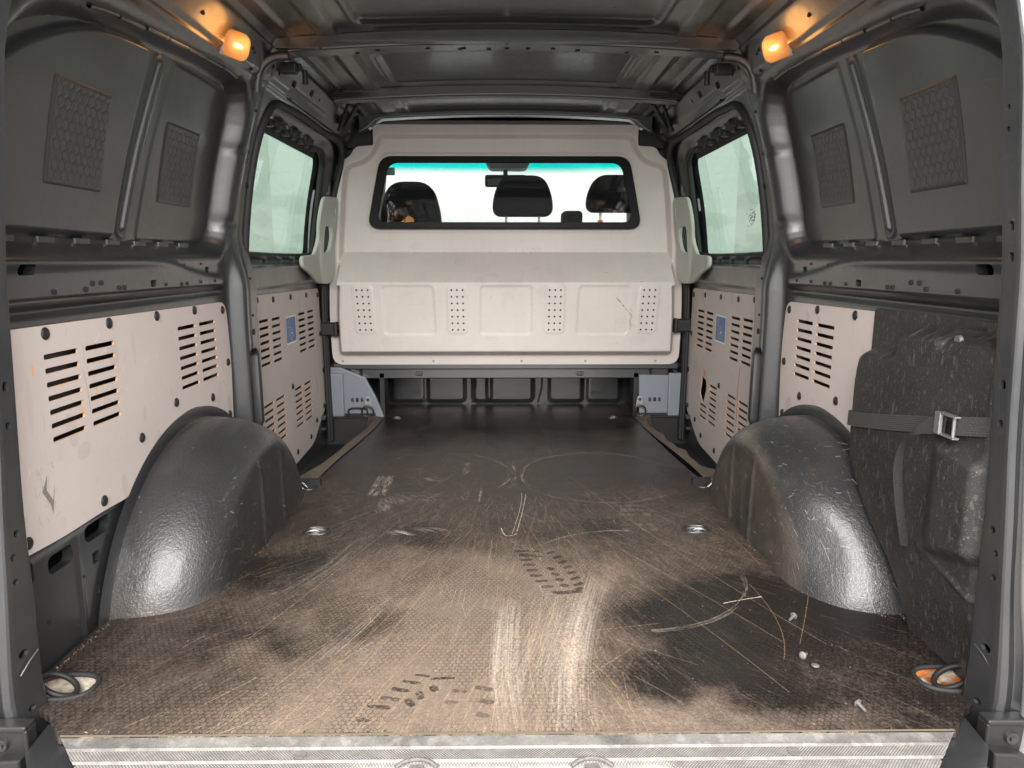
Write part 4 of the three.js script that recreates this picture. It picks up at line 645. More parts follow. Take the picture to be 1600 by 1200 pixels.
// ---------------------------------------------------------------- partition behind the seats
{
  const t = thing('partition', 'beige painted steel partition with a window behind the seats', 'partition');
  const Z0 = -2.2;
  const out = polySDF(roundPoly([[-0.785, 0.246, 0.05], [-0.792, 0.5, 0.2], [-0.755, 1.005, 0.1], [-0.712, 1.135, 0.07], [-0.672, 1.155, 0.02], [-0.65, 1.195, 0.03], [-0.571, 1.2, 0.008], [-0.571, 1.286, 0.022], [0.571, 1.286, 0.022], [0.571, 1.2, 0.008], [0.65, 1.195, 0.03], [0.672, 1.155, 0.02], [0.712, 1.135, 0.07], [0.755, 1.005, 0.1], [0.792, 0.5, 0.2], [0.785, 0.246, 0.05]], 0.05));
  const inner = polySDF(roundPoly([[-0.752, 0.288, 0.03], [-0.757, 0.5, 0.2], [-0.716, 1.0, 0.1], [-0.697, 1.118, 0.03], [-0.62, 1.135, 0.05], [-0.575, 1.175, 0.05], [-0.548, 1.245, 0.02], [0.548, 1.245, 0.02], [0.575, 1.175, 0.05], [0.62, 1.135, 0.05], [0.697, 1.118, 0.03], [0.716, 1.0, 0.1], [0.757, 0.5, 0.2], [0.752, 0.288, 0.03]], 0.05));
  const win = roundPoly([[-0.608, 0.852, 0.05], [-0.548, 1.158, 0.05], [0.54, 1.158, 0.05], [0.598, 0.852, 0.05]], 0.05), sdWin = polySDF(win);
  const patches = [];
  for (const [x, lean] of [[-0.62, 0.06], [-0.212, 0.02], [0.212, -0.02], [0.62, -0.06]]) patches.push([x, 0.5, 0.044, 0.105, lean]);
  const fields = []; for (const [x, lean] of [[-0.425, 0.05], [0, 0], [0.425, -0.05]]) fields.push([x, 0.497, 0.112, 0.105, lean]);
  const relief = (x, y) => {
    const di = inner(x, y), lower = ss(0.748, 0.62, y);
    const face = mix(-0.046, 0.085, (0.748 - clamp(y, 0.618, 0.748)) / 0.13);
    let k = ss(0.002, -0.011, di);
    if (y < 0.6) k = ss(0.002, -0.03, di);
    let d = face * k;
    for (const [cx, cy, hw, hh, lean] of patches) d += 0.0022 * ss(0.0035, -0.0035, rectSDF(0, 0, hw, hh, 0.018)(x - cx - lean * (cy - y), y - cy));
    for (const [cx, cy, hw, hh, lean] of fields) d -= 0.0035 * ss(0.005, -0.005, rectSDF(0, 0, hw, hh, 0.016)(x - cx - lean * (cy - y), y - cy));
    const dw = sdWin(x, y); d += 0.004 * gauss(dw - 0.01, 0.006) - 0.006 * ss(0.008, 0.0, dw);
    d += 0.003 * (fbm(x * 2.2 + 3, y * 2.2, 3) - 0.5);
    d -= 0.0022 * gauss(y - 1.262, 0.008) * gauss(x - 0.05, 0.14) * Math.sin(x * 60) * 0.6;
    return d;
  };
  // paint: beige, scuffed, with pencil-thin scratches and rubbed edges
  const n = 2048, h = 1408, c = document.createElement('canvas'); c.width = n; c.height = h; const g = c.getContext('2d'), r = rng(33);
  g.scale(n / 1.6, -h / 1.1); g.translate(0.8, -1.3); g.lineCap = 'round';
  const stroke = (x, y, x2, y2, w, s) => { g.strokeStyle = s; g.lineWidth = w; g.beginPath(); g.moveTo(x, y); g.quadraticCurveTo((x + x2) / 2 + (r() - 0.5) * 0.006, (y + y2) / 2 + (r() - 0.5) * 0.006, x2, y2); g.stroke(); };
  for (let k = 0; k < 60; k++) { const x = (r() - 0.5) * 1.4, y = 0.28 + 0.5 * r(); g.fillStyle = `rgba(120,104,90,${0.02 + 0.05 * r()})`; g.beginPath(); g.ellipse(x, y, 0.01 + 0.06 * r() * r(), 0.004 + 0.02 * r(), (r() - 0.5) * 0.6, 0, 7); g.fill(); }
  for (let k = 0; k < 560; k++) { const y = 0.26 + (r() < 0.7 ? 0.4 : 0.9) * r(), x = (r() - 0.5) * 1.45, l = 0.004 + 0.03 * r() * r(), a = r() < 0.6 ? (r() - 0.5) * 0.5 : r() * 6; stroke(x, y, x + Math.cos(a) * l, y + Math.sin(a) * l, 0.0004 + 0.0007 * r(), `rgba(70,55,45,${0.12 + 0.5 * r() * r()})`); }
  for (let k = 0; k < 70; k++) { const x = (r() - 0.5) * 1.3, y = 0.3 + 0.5 * r(), l = 0.05 + 0.2 * r(); stroke(x, y, x + l, y + (r() - 0.5) * 0.01, 0.0008, `rgba(120,100,85,${0.05 + 0.12 * r()})`); }
  for (let k = 0; k < 150; k++) { const x = (r() - 0.5) * 1.4, y = [0.746, 0.621, 0.306, 0.293][Math.floor(r() * 4)] + (r() - 0.5) * 0.004; stroke(x, y, x + 0.004 + 0.03 * r() * r(), y, 0.0008 + 0.0008 * r(), `rgba(${r() < 0.5 ? '80,62,50' : '235,215,190'},${0.2 + 0.5 * r()})`); }
  for (let k = 0; k < 26; k++) { const t = r(); stroke(mix(0.47, 0.545, t) + 0.004 * r(), mix(0.565, 0.48, t), mix(0.47, 0.545, t) + 0.004, mix(0.565, 0.48, t) - 0.006, 0.0016, 'rgba(90,66,44,0.7)'); }
  for (let k = 0; k < 60; k++) { const x = 0.545 + (r() - 0.5) * 0.012, y = 0.42 + 0.09 * r(); stroke(x, y, x, y - 0.008, 0.0009, 'rgba(90,70,55,0.5)'); }
  for (let k = 0; k < 70; k++) { const x = 0.1 + (r() - 0.5) * 0.12, y = 0.76 + (r() - 0.5) * 0.025; stroke(x, y, x + 0.004 * r(), y - 0.006 * r(), 0.0007, 'rgba(110,88,66,0.5)'); }
  for (const [x, y] of [[-0.52, 0.81], [0.53, 0.8], [-0.6, 0.85], [0.6, 0.84]]) for (let k = 0; k < 22; k++) { const px = x + (r() - 0.5) * 0.018, py = y + (r() - 0.5) * 0.05; stroke(px, py, px + 0.006 * r(), py + 0.012 * r(), 0.0018, 'rgba(226,176,130,0.3)'); }  // pale orange strokes in four small spots by the lower window corners
  const im = g.getImageData(0, 0, n, h).data;
  const L = (v) => { v /= 255; return v <= 0.04045 ? v / 12.92 : ((v + 0.055) / 1.055) ** 2.4; };
  const map = dataTex(n, h, (i, j) => { const k = ((h - 1 - j) * n + i) * 4, a = im[k + 3] / 255, x = i / n * 1.6, y = j / h * 1.1, f = 0.93 + 0.14 * fbm(x * 5, y * 5, 5), q = 0.985 + 0.03 * fbm(x * 120, y * 8, 2); return [0.63, 0.572, 0.532].map((v, m) => lin2s(mix(v * f * q, L(im[k + m]), a))); }, true, false);
  map.repeat.set(1 / 1.6, 1 / 1.1); map.offset.set(0.5, -0.2 / 1.1); map.needsUpdate = true;
  const mat = phys({ map, roughness: 0.46, roughnessMap: every(T_gloss, 0.9), clearcoat: 0.12, clearcoatRoughness: 0.35 });
  mat.roughness = 0.9;
  const body = part('partition_panel', sheet({ u0: -0.81, u1: 0.81, v0: 0.23, v1: 1.3, step: 0.0042, P: (x, y) => [x, y, Z0 + relief(x, y)], keep: (x, y) => Math.max(out(x, y), -sdWin(x, y)), rim: () => [0, 0, -0.035] }), mat, t);
  const dots = [];
  for (const [cx, cy, , , lean] of patches) for (let i = 0; i < 3; i++) for (let j = 0; j < 7; j++) { const y = 0.585 - j * 0.0288, x = cx + (i - 1) * 0.0245 + lean * (0.5 - y); dots.push(new THREE.CylinderGeometry(0.0042, 0.0042, 0.003, 12).rotateX(Math.PI / 2).translate(x, y, Z0 + relief(x, y) - 0.001)); }
  const pm = part('perforation', dots, M.cavity, body); pm.userData.kind = 'stuff';
  for (const [x, y] of [[-0.74, 0.263], [-0.33, 0.262], [0.07, 0.262], [0.36, 0.262], [0.68, 0.262], [-0.775, 0.42], [0.772, 0.42], [-0.738, 1.06], [0.738, 1.06], [-0.774, 0.78], [0.77, 0.78]]) part('screw', new THREE.SphereGeometry(0.0055, 12, 8).scale(1, 1, 0.5).translate(x, y, Z0 + relief(x, y)), M.zinc, t);
  // window gasket and pane
  const ringIn = roundPoly([[-0.572, 0.876, 0.045], [-0.518, 1.136, 0.045], [0.51, 1.136, 0.045], [0.562, 0.876, 0.045]], 0.04);
  part('gasket', new THREE.ExtrudeGeometry(shapeOf(win, [ringIn]), { depth: 0.014, bevelEnabled: true, bevelSize: 0.004, bevelThickness: 0.004, bevelSegments: 3 }).translate(0, -1.0, 0).rotateX(-0.1).translate(0, 1.0, Z0 - 0.046), phys({ color: rgb(0.006, 0.006, 0.006), roughness: 0.45, specularIntensity: 0.4 }), t);
  part('window_pane', new THREE.ShapeGeometry(shapeOf(win)).translate(0, -1.0, 0).rotateX(-0.1).translate(0, 1.0, Z0 - 0.04), M.clearGlass, t);
}
// sill beam, black bulkhead of the seat box and blue pillar feet
{
  const b = thing('seat_box', 'black pressed steel seat box and sill beam under the partition', 'seat box');
  part('sill_beam', join([box(1.57, 0.026, 0.03, 0, 0.237, -2.216, 0.004), box(1.5, 0.05, 0.06, 0, 0.2, -2.26, 0.006)]), M.paint, b);
  for (const x of [-0.4, 0.34]) part('bracket', join([box(0.03, 0.02, 0.012, x, 0.2, -2.226, 0.004), new THREE.TorusGeometry(0.006, 0.002, 6, 14).translate(x, 0.2, -2.219)]), M.darkSteel, b);
  const fl = [[-0.49, 0.07], [-0.3, 0.08], [-0.12, 0.03], [0.02, 0.1], [0.26, 0.07], [0.45, 0.07]].map(([x, w], i) => rectSDF(x + (i > 3 ? 0.04 : 0), 0.1, w + 0.01, 0.082, 0.02));
  part('seat_box_panel', sheet({ u0: -0.67, u1: 0.67, v0: -0.02, v1: 0.25, step: 0.006, P: (x, y) => { let d = 0; for (const f of fl) { const q = f(x, y); d += 0.008 * ss(0.006, -0.006, q) + 0.004 * gauss(q - 0.006, 0.004); } return [x, y, -2.505 + d]; } }), phys({ color: rgb(0.015, 0.015, 0.016), roughness: 0.3, clearcoat: 0.6 }), b);
  part('top_light_stop', box(1.62, 0.012, 0.3, 0, 0.232, -2.385), M.cavity, b);  // added cover that keeps cab light off the seat box panel
  for (const k of [-1, 1]) part('side_plate', box(0.012, 0.26, 0.3, k * 0.665, 0.105, -2.37), M.cavity, b);  // added unseen plates that close the light leak at each side
  for (const x of [-0.16, 0.17]) part('cable', tube([[x, 0.19, -2.49], [x + 0.01, 0.1, -2.485], [x - 0.01, 0.01, -2.49]], 0.004, 20, 6), M.plasticBlack, b);
}
for (const side of [-1, 1]) {
  const word = side < 0 ? 'left' : 'right';
  const f = thing('pillar_foot', side < 0 ? 'blue grey painted pillar foot at the front left with a slanted edge' : 'blue grey painted pillar foot at the front right, square', 'pillar foot', 'pillar feet below the partition');
  const poly = side < 0 ? [[-0.815, 0.0], [-0.565, 0.0], [-0.6, 0.09], [-0.645, 0.178], [-0.755, 0.226], [-0.815, 0.226]] : [[0.815, 0.0], [0.617, 0.0], [0.61, 0.19], [0.815, 0.186]];
  part('foot_panel', new THREE.ExtrudeGeometry(shapeOf(poly), { depth: 0.02, bevelEnabled: true, bevelSize: 0.003, bevelThickness: 0.003, bevelSegments: 2 }).translate(0, 0.004, -2.222), M.bluePaint, f);
  part('foot_fold', box(0.07, 0.2, 0.02, side * 0.775, 0.108, -2.19, 0.006), M.bluePaint, f);
  for (let k = 0; k < 3; k++) part('slot', box(0.012, 0.018, 0.004, side * (0.66 + k * 0.022), 0.083, -2.1975, 0.001), k === 1 ? M.black : M.darkSteel, f);
  part('base_strip', box(0.17, 0.006, 0.02, side * 0.72, 0.006, -2.188, 0.002), M.rubber, f);
  part('side_cheek', box(0.02, 0.2, 0.1, side * (side < 0 ? 0.572 : 0.6), 0.1, -2.28), M.paintDark, f);
  // ring bolted to the foot
  const e = thing('lashing_ring', 'hanging steel lashing ring bolted to the ' + word + ' pillar foot', 'lashing ring', 'lashing rings on the pillar feet');
  const cx = side * 0.632 + (side > 0 ? -0.02 : 0);
  part('tab', new THREE.ExtrudeGeometry(shapeOf(roundPoly([[cx - 0.018, 0.05], [cx + 0.018, 0.05], [cx + 0.01, 0.1], [cx - 0.01, 0.1]], 0.008)), { depth: 0.005, bevelEnabled: false }).translate(0, 0, -2.195), M.steel, e);
  part('bolt', new THREE.CylinderGeometry(0.007, 0.008, 0.006, 6).rotateX(Math.PI / 2).translate(cx, 0.085, -2.187), M.darkSteel, e);
  part('ring', new THREE.TorusGeometry(0.026, 0.004, 10, 36).rotateX(0.25).translate(cx, 0.034, -2.176), M.darkSteel, e);
  if (side < 0) part('hook', tube([[-0.72, 0.012, -2.18], [-0.72, 0.038, -2.182], [-0.71, 0.045, -2.183], [-0.65, 0.045, -2.183], [-0.636, 0.04, -2.182], [-0.635, 0.02, -2.18]], 0.004, 40, 8), M.black, e);
  // black catch on the edge of the partition
  const c = thing('door_catch', 'black plastic catch at the ' + word + ' edge of the partition', 'catch', 'catches at the partition edge');
  part('catch_body', box(0.075, 0.062, 0.03, side * 0.792, side < 0 ? 0.41 : 0.425, -2.168, 0.012), M.plasticBlack, c);
  part('catch_lip', box(0.018, 0.066, 0.036, side * 0.757, side < 0 ? 0.41 : 0.425, -2.166, 0.007), M.plasticBlack, c);
}

// ---------------------------------------------------------------- cab in front of the partition
{
  // seats
  const seat = (x, w, top, base, z, label, kind) => {
    const s = thing('seat', label, 'seat', 'cab seats');
    const hw = w / 2, hp = roundPoly([[-hw, base + 0.01, 0.03], [-hw * 0.98, base + 0.08, 0.1], [-hw * 0.72, top, 0.07], [hw * 0.72, top, 0.07], [hw * 0.98, base + 0.08, 0.1], [hw, base + 0.01, 0.03]], 0.04);
    part('headrest', new THREE.ExtrudeGeometry(shapeOf(hp), { depth: 0.05, bevelEnabled: true, bevelSize: 0.014, bevelThickness: 0.03, bevelSegments: 5 }).translate(x, 0, z - 0.03), M.fabric, s);
    part('headrest_seam', tube([[x - hw * 0.86, top - 0.075, z + 0.0505], [x, top - 0.068, z + 0.0515], [x + hw * 0.86, top - 0.075, z + 0.0505]], 0.002, 20, 5), M.black, s);
    for (const k of [-0.3, 0.3]) { part('post', new THREE.CylinderGeometry(0.006, 0.006, 0.09, 10).translate(x + k * w, base - 0.02, z), M.steel, s); part('post_socket', new THREE.CylinderGeometry(0.012, 0.016, 0.012, 12).translate(x + k * w, base - 0.046, z), M.plasticBlack, s); }
    part('backrest', box(w * 1.55, 0.6, 0.12, x, base - 0.35, z - 0.02, 0.05), M.fabric, s);
    return s;
  };
  seat(-0.467, 0.27, 1.075, 0.86, -2.6, 'dark seat with headrest on the left, low behind the partition window');
  seat(0.083, 0.27, 1.105, 0.928, -2.6, 'dark seat with headrest in the middle of the partition window');
  seat(0.555, 0.29, 1.108, 0.948, -2.6, 'dark seat with headrest at the right end of the partition window');
  solo('armrest', new RoundedBoxGeometry(0.1, 0.22, 0.12, 4, 0.02).translate(0.325, 0.84, -2.6), M.fabric, 'small dark upright armrest between the middle and right seats', 'armrest');
  // dash, windscreen, header, mirror
  const d = thing('dashboard', 'dark dashboard below the windscreen', 'dashboard');
  part('dash_top', box(1.6, 0.5, 0.5, 0, 0.4, -3.35, 0.05), M.plasticBlack, d);
  part('dash_lower', box(1.6, 0.8, 0.05, 0, -0.1, -3.3), M.cavity, d);
  const w = thing('windscreen', 'windscreen with a turquoise sun band along its top', 'windscreen');
  const tilt = (y) => -3.55 + (y - 1.3) * 0.75;
  const wmap = dataTex(4, 256, (i, j) => { const k = ss(0.86, 0.93, j / 255); return [lin2s(mix(0.93, 0.0, k)), lin2s(mix(0.97, 0.62, k)), lin2s(mix(0.95, 0.6, k))]; }, true, false);
  part('screen', sheet({ u0: 0, u1: 1, v0: 0, v1: 1, step: 1 / 20, P: (u, v) => { const x = mix(-0.8, 0.8, u), y = mix(0.62, 1.31, v); return [x, y, -3.6 + (y - 0.9) * 0.6 + 0.12 * x * x]; } }), phys({ map: wmap, roughness: 0.01, transmission: 1, thickness: 0, ior: 1.5 }), w);
  part('sticker', box(0.06, 0.045, 0.002, -0.68, 1.225, -3.33), phys({ color: rgb(0.35, 0.6, 0.5), roughness: 0.6 }), w);
  const hl = thing('headliner', 'grey cab headliner with an overhead console', 'headliner');
  part('lining', box(1.3, 0.02, 1.1, 0, 1.31, -2.85), M.liner, hl);
  part('front_edge', box(1.5, 0.06, 0.05, 0, 1.312, -3.36, 0.02), M.liner, hl);
  part('console', new THREE.ExtrudeGeometry(shapeOf(roundPoly([[-0.15, 1.33], [0.15, 1.33], [0.11, 1.235], [-0.1, 1.235]], 0.02)), { depth: 0.14, bevelEnabled: true, bevelSize: 0.006, bevelThickness: 0.006, bevelSegments: 2 }).translate(0.01, 0, -3.36), phys({ color: rgb(0.3, 0.36, 0.36), roughness: 0.7 }), hl);
  const m = thing('rear_view_mirror', 'dark rear view mirror on its stem under the console', 'mirror');
  part('mirror_body', box(0.24, 0.07, 0.03, 0.0, 1.165, -3.27, 0.014), M.plasticBlack, m);
  part('mirror_glass', box(0.21, 0.052, 0.003, 0.0, 1.165, -3.254, 0.001), phys({ color: rgb(0.35, 0.42, 0.42), roughness: 0.05, metalness: 1 }), m);
  part('stem', new THREE.CylinderGeometry(0.012, 0.014, 0.07, 12).translate(0.0, 1.215, -3.29), M.plasticBlack, m);
  for (const s of [-1, 1]) { const p = thing('windscreen_pillar', (s < 0 ? 'left' : 'right') + ' dark windscreen pillar of the cab', 'pillar', 'windscreen pillars'); part('pillar_trim', tube([[s * 0.83, 0.6, -3.7], [s * 0.78, 1.0, -3.45], [s * 0.7, 1.34, -3.2]], 0.04, 20, 8), M.liner, p); }
}

// ---------------------------------------------------------------- grey trim boards on the walls
const slot = (z, y, l = 0.1, h = 0.0098) => { const k = 0.0035, o = []; for (const [sx, sy] of [[1, 1], [-1, 1], [-1, -1], [1, -1]]) for (let q = 0; q < 4; q++) { const b = { '1,1': 0, '-1,1': 1, '-1,-1': 2, '1,-1': 3 }[sx + ',' + sy] * Math.PI / 2, a = b + q / 3 * Math.PI / 2; o.push([z + sx * (l / 2 - k) + k * Math.cos(a), y + sy * (h / 2 - k) + k * Math.sin(a)]); } return o; };
function boardTexture(seed, z0, z1, y0, y1, tint, extra) {
  const n = 1024, h = Math.round(1024 * (y1 - y0) / (z1 - z0)), c = document.createElement('canvas'); c.width = n; c.height = h; const g = c.getContext('2d'), r = rng(seed);
  g.scale(n / (z1 - z0), -h / (y1 - y0)); g.translate(-z0, -y1); g.lineCap = 'round';
  const stroke = (x, y, x2, y2, w, s) => { g.strokeStyle = s; g.lineWidth = w; g.beginPath(); g.moveTo(x, y); g.quadraticCurveTo((x + x2) / 2 + (r() - 0.5) * 0.008, (y + y2) / 2 + (r() - 0.5) * 0.008, x2, y2); g.stroke(); };
  const any = () => [mix(z0, z1, r()), mix(y0, y1, r())];
  for (let k = 0; k < 80; k++) { const [x, y] = any(), a = 1.57 + (r() - 0.5) * 2, l = 0.006 + 0.04 * r() * r(); stroke(x, y, x + Math.cos(a) * l, y + Math.sin(a) * l, 0.0005 + 0.0008 * r(), r() < 0.45 ? `rgba(255,235,215,${0.2 + 0.6 * r()})` : `rgba(90,75,65,${0.1 + 0.3 * r()})`); }
  for (let k = 0; k < 26; k++) { const [x, y] = any(); g.fillStyle = `rgba(100,92,86,${0.04 + 0.1 * r()})`; g.beginPath(); g.ellipse(x, y, 0.004 + 0.02 * r(), 0.01 + 0.04 * r(), r() - 0.5, 0, 7); g.fill(); }
  extra?.(g, r, stroke);
  const im = g.getImageData(0, 0, n, h).data, L = (v) => { v /= 255; return v <= 0.04045 ? v / 12.92 : ((v + 0.055) / 1.055) ** 2.4; };
  const t = dataTex(n, h, (i, j) => { const k = ((h - 1 - j) * n + i) * 4, a = im[k + 3] / 255, x = i / n * (z1 - z0), y = j / h * (y1 - y0), f = 0.93 + 0.14 * fbm(x * 6 + seed, y * 6, 5) + 0.03 * (hash(i, j) - 0.5); return tint.map((v, m) => lin2s(mix(v * f, L(im[k + m]), a))); }, true, false);
  t.repeat.set(1 / (z1 - z0), 1 / (y1 - y0)); t.offset.set(-z0 / (z1 - z0), -y0 / (y1 - y0)); t.needsUpdate = true;
  return t;
}
function board(side, outline, slots, screws, tex, x, label, lean = 0) {
  const t = thing('trim_board', label, 'trim board', 'grey trim boards on the side walls');
  const g = new THREE.ExtrudeGeometry(shapeOf(outline, slots), { depth: 0.004, bevelEnabled: false });
  const p = g.attributes.position;
  for (let i = 0; i < p.count; i++) { const z = p.getX(i), y = p.getY(i), d = p.getZ(i); p.setXYZ(i, side * (x - d), y, z); }
  g.computeVertexNormals();
  part('board', g, [phys({ map: tex, roughness: 0.55, bumpMap: every(T_fine, 0.12), bumpScale: 0.0003 }), M.edge], t);
  for (const [z, y] of screws) { const s = part('screw_cap', new THREE.SphereGeometry(0.0115, 16, 8, 0, Math.PI * 2, 0, Math.PI / 2).scale(1, 0.45, 1), M.plasticBlack, t); s.rotation.z = side * Math.PI / 2; s.position.set(side * (x - 0.004), y, z); }
  return t;
}
const quarterSlots = (keep = () => true) => { const o = []; for (const z of [-0.305, -0.429, -0.816, -0.94]) for (let k = 0; k < 7; k++) if (keep(z, k)) o.push(slot(z, 0.548 - k * 0.0247)); return o; };
const quarterScrews = [[-0.266, 0.589], [-0.468, 0.589], [-0.667, 0.588], [-0.867, 0.587], [-1.049, 0.575], [-1.063, 0.423], [-1.05, 0.272], [-0.94, 0.343], [-0.727, 0.372], [-0.553, 0.328], [-0.388, 0.24], [-0.16, 0.245]];
const doorSlots = (keep = () => true) => { const o = []; for (const [z, y0] of [[-1.427, 0.511], [-1.556, 0.508], [-1.877, 0.502], [-2.006, 0.502], [-1.427, 0.22], [-1.556, 0.22], [-1.785, 0.215], [-1.913, 0.213]]) for (let k = 0; k < 7; k++) if (keep(z, k, y0)) o.push(slot(z, y0 - k * 0.0247)); return o; };
const doorScrews = [[-1.37, 0.584], [-1.532, 0.577], [-1.737, 0.575], [-1.95, 0.572], [-2.125, 0.565], [-1.322, 0.409], [-1.32, 0.244], [-2.14, 0.394], [-2.165, 0.227], [-2.15, 0.066], [-2.02, 0.03], [-1.92, -0.018], [-1.724, -0.03], [-1.705, 0.235]];
{
  const grey = [0.56, 0.49, 0.458];
  // left quarter board, with a scuff mark and chips
  board(-1, quarterPanel, quarterSlots(), quarterScrews, boardTexture(3, -1.1, -0.1, 0.15, 0.65, grey, (g, r, stroke) => {
    for (let k = 0; k < 60; k++) { const x = -0.22 + (r() - 0.5) * 0.06, y = 0.315 + (r() - 0.5) * 0.1; stroke(x, y, x + 0.006 * (r() - 0.5), y - 0.012 * r(), 0.0025, `rgba(105,98,96,${0.08 + 0.15 * r()})`); }
    g.fillStyle = 'rgba(120,112,110,0.9)'; g.beginPath(); g.moveTo(-0.228, 0.345); g.lineTo(-0.222, 0.318); g.lineTo(-0.236, 0.295); g.lineTo(-0.246, 0.326); g.lineTo(-0.24, 0.3); g.lineTo(-0.232, 0.27); g.lineTo(-0.228, 0.29); g.lineTo(-0.21, 0.318); g.fill();
    for (const [x, y, w, h2] of [[-0.222, 0.53, 0.006, 0.014], [-0.3, 0.494, 0.012, 0.006], [-0.348, 0.43, 0.01, 0.012], [-0.402, 0.458, 0.005, 0.02], [-0.352, 0.497, 0.004, 0.005]]) { g.fillStyle = 'rgba(228,170,120,0.9)'; g.beginPath(); for (let q = 0; q < 9; q++) { const a = q / 9 * 6.28; g.lineTo(x + w * Math.cos(a) * (0.5 + 0.5 * r()), y + h2 * Math.sin(a) * (0.5 + 0.5 * r())); } g.fill(); }
    stroke(-0.365, 0.51, -0.375, 0.43, 0.0014, 'rgba(60,50,45,0.5)'); stroke(-0.37, 0.56, -0.372, 0.52, 0.001, 'rgba(60,50,45,0.4)');
  }), 0.815, 'scuffed grey trim board with slots on the left wall above the wheel arch');
  // right quarter board, rear end under the black cover
  const rq = roundPoly([[-0.53, 0.604, 0.002], [-1.075, 0.597, 0.04], [-1.09, 0.43, 0.1], [-1.075, 0.245, 0.015], [-1.0, 0.272, 0.03], [-0.92, 0.322, 0.08], [-0.82, 0.343, 0.1], [-0.7, 0.33, 0.1], [-0.59, 0.283, 0.05], [-0.53, 0.25, 0.01]], 0.05);
  board(1, rq, quarterSlots((z) => z < -0.6), quarterScrews.filter(([z]) => z < -0.6), boardTexture(14, -1.1, -0.1, 0.15, 0.65, grey, (g, r, stroke) => { for (let k = 0; k < 14; k++) stroke(-1.055 + 0.008 * r(), 0.57 - 0.08 * r(), -1.06 + 0.008 * r(), 0.56 - 0.08 * r(), 0.0016, 'rgba(235,190,140,0.7)'); }), 0.815, 'clean grey trim board with slots on the right wall beside the black cover');
  // door boards
  const blueNote = (t, side) => {
    const c = document.createElement('canvas'); c.width = 256; c.height = 224; const g = c.getContext('2d');
    g.fillStyle = '#e6e8ea'; g.fillRect(0, 0, 256, 224); g.fillStyle = '#3f6296'; g.fillRect(12, 12, 232, 200); g.strokeStyle = 'rgba(190,205,225,0.75)'; g.lineWidth = 4;
    g.beginPath(); g.moveTo(70, 30); g.lineTo(40, 90); g.lineTo(90, 90); g.closePath(); g.stroke();
    g.beginPath(); g.moveTo(128, 92); g.lineTo(190, 140); g.lineTo(128, 196); g.lineTo(66, 140); g.closePath(); g.stroke();
    g.lineWidth = 2; g.beginPath(); g.moveTo(128, 92); g.lineTo(128, 196); g.moveTo(90, 160); g.lineTo(160, 118); g.stroke(); g.fillStyle = '#dfe6ee'; g.beginPath(); g.arc(140, 140, 10, 0, 7); g.fill();
    const tex = new THREE.CanvasTexture(c); tex.colorSpace = THREE.SRGBColorSpace;
    part('sticker', new THREE.PlaneGeometry(0.13, 0.105).rotateY(side < 0 ? Math.PI / 2 : -Math.PI / 2).translate(side * 0.8205, 0.453, -1.718), phys({ map: tex, roughness: 0.35 }), t, 'blue sticker with a white border and diamond diagram');
  };
  const l = board(-1, doorPanel, doorSlots(), doorScrews, boardTexture(8, -2.22, -1.26, -0.1, 0.62, grey, (g, r, stroke) => { stroke(-1.575, 0.3, -1.585, 0.23, 0.0014, 'rgba(80,65,55,0.5)'); g.fillStyle = 'rgba(222,168,90,0.95)'; g.fillRect(-1.487, 0.09, 0.008, 0.04); stroke(-1.53, 0.03, -1.545, 0.0, 0.005, 'rgba(40,36,34,0.8)'); }), 0.827, 'grey trim board with slots on the left sliding door, uncracked');
  blueNote(l, -1);
  const hole = roundPoly([[-1.88, 0.225], [-1.945, 0.235], [-1.95, 0.2], [-1.965, 0.16], [-1.94, 0.135], [-1.905, 0.128], [-1.89, 0.16], [-1.87, 0.19]], 0.008);
  const rt = board(1, doorPanel, [...doorSlots((z, k, y0) => !(z === -1.913 && y0 < 0.3 && k < 4)), hole], doorScrews, boardTexture(19, -2.22, -1.26, -0.1, 0.62, grey, (g, r, stroke) => {
    const crack = [[-1.476, 0.345], [-1.482, 0.3], [-1.49, 0.25], [-1.488, 0.22]]; for (let k = 0; k < 3; k++) { stroke(...crack[k], ...crack[k + 1], 0.006, 'rgba(214,128,70,0.95)'); stroke(...crack[k], ...crack[k + 1], 0.0018, 'rgba(60,30,18,0.9)'); }
    for (let k = 0; k < 26; k++) { const y = 0.22 - 0.1 * r(); stroke(-1.49 + 0.008 * r(), y, -1.49 + 0.008 * r(), y - 0.01, 0.004, 'rgba(200,116,62,0.8)'); }
    for (let k = 0; k < 18; k++) stroke(-1.905 + 0.05 * (r() - 0.5), 0.235 + 0.02 * (r() - 0.3), -1.915 + 0.04 * (r() - 0.5), 0.25 + 0.03 * r(), 0.0018, 'rgba(214,128,70,0.8)');
    stroke(-1.57, 0.31, -1.565, 0.28, 0.004, 'rgba(214,140,90,0.8)'); stroke(-1.93, 0.33, -1.95, 0.26, 0.0012, 'rgba(120,70,50,0.7)');
    g.fillStyle = 'rgba(238,230,222,0.95)'; g.fillRect(-1.83, 0.185, 0.03, 0.02);
  }), 0.827, 'cracked grey trim board with a torn hole on the right sliding door');
  blueNote(rt, 1);
}

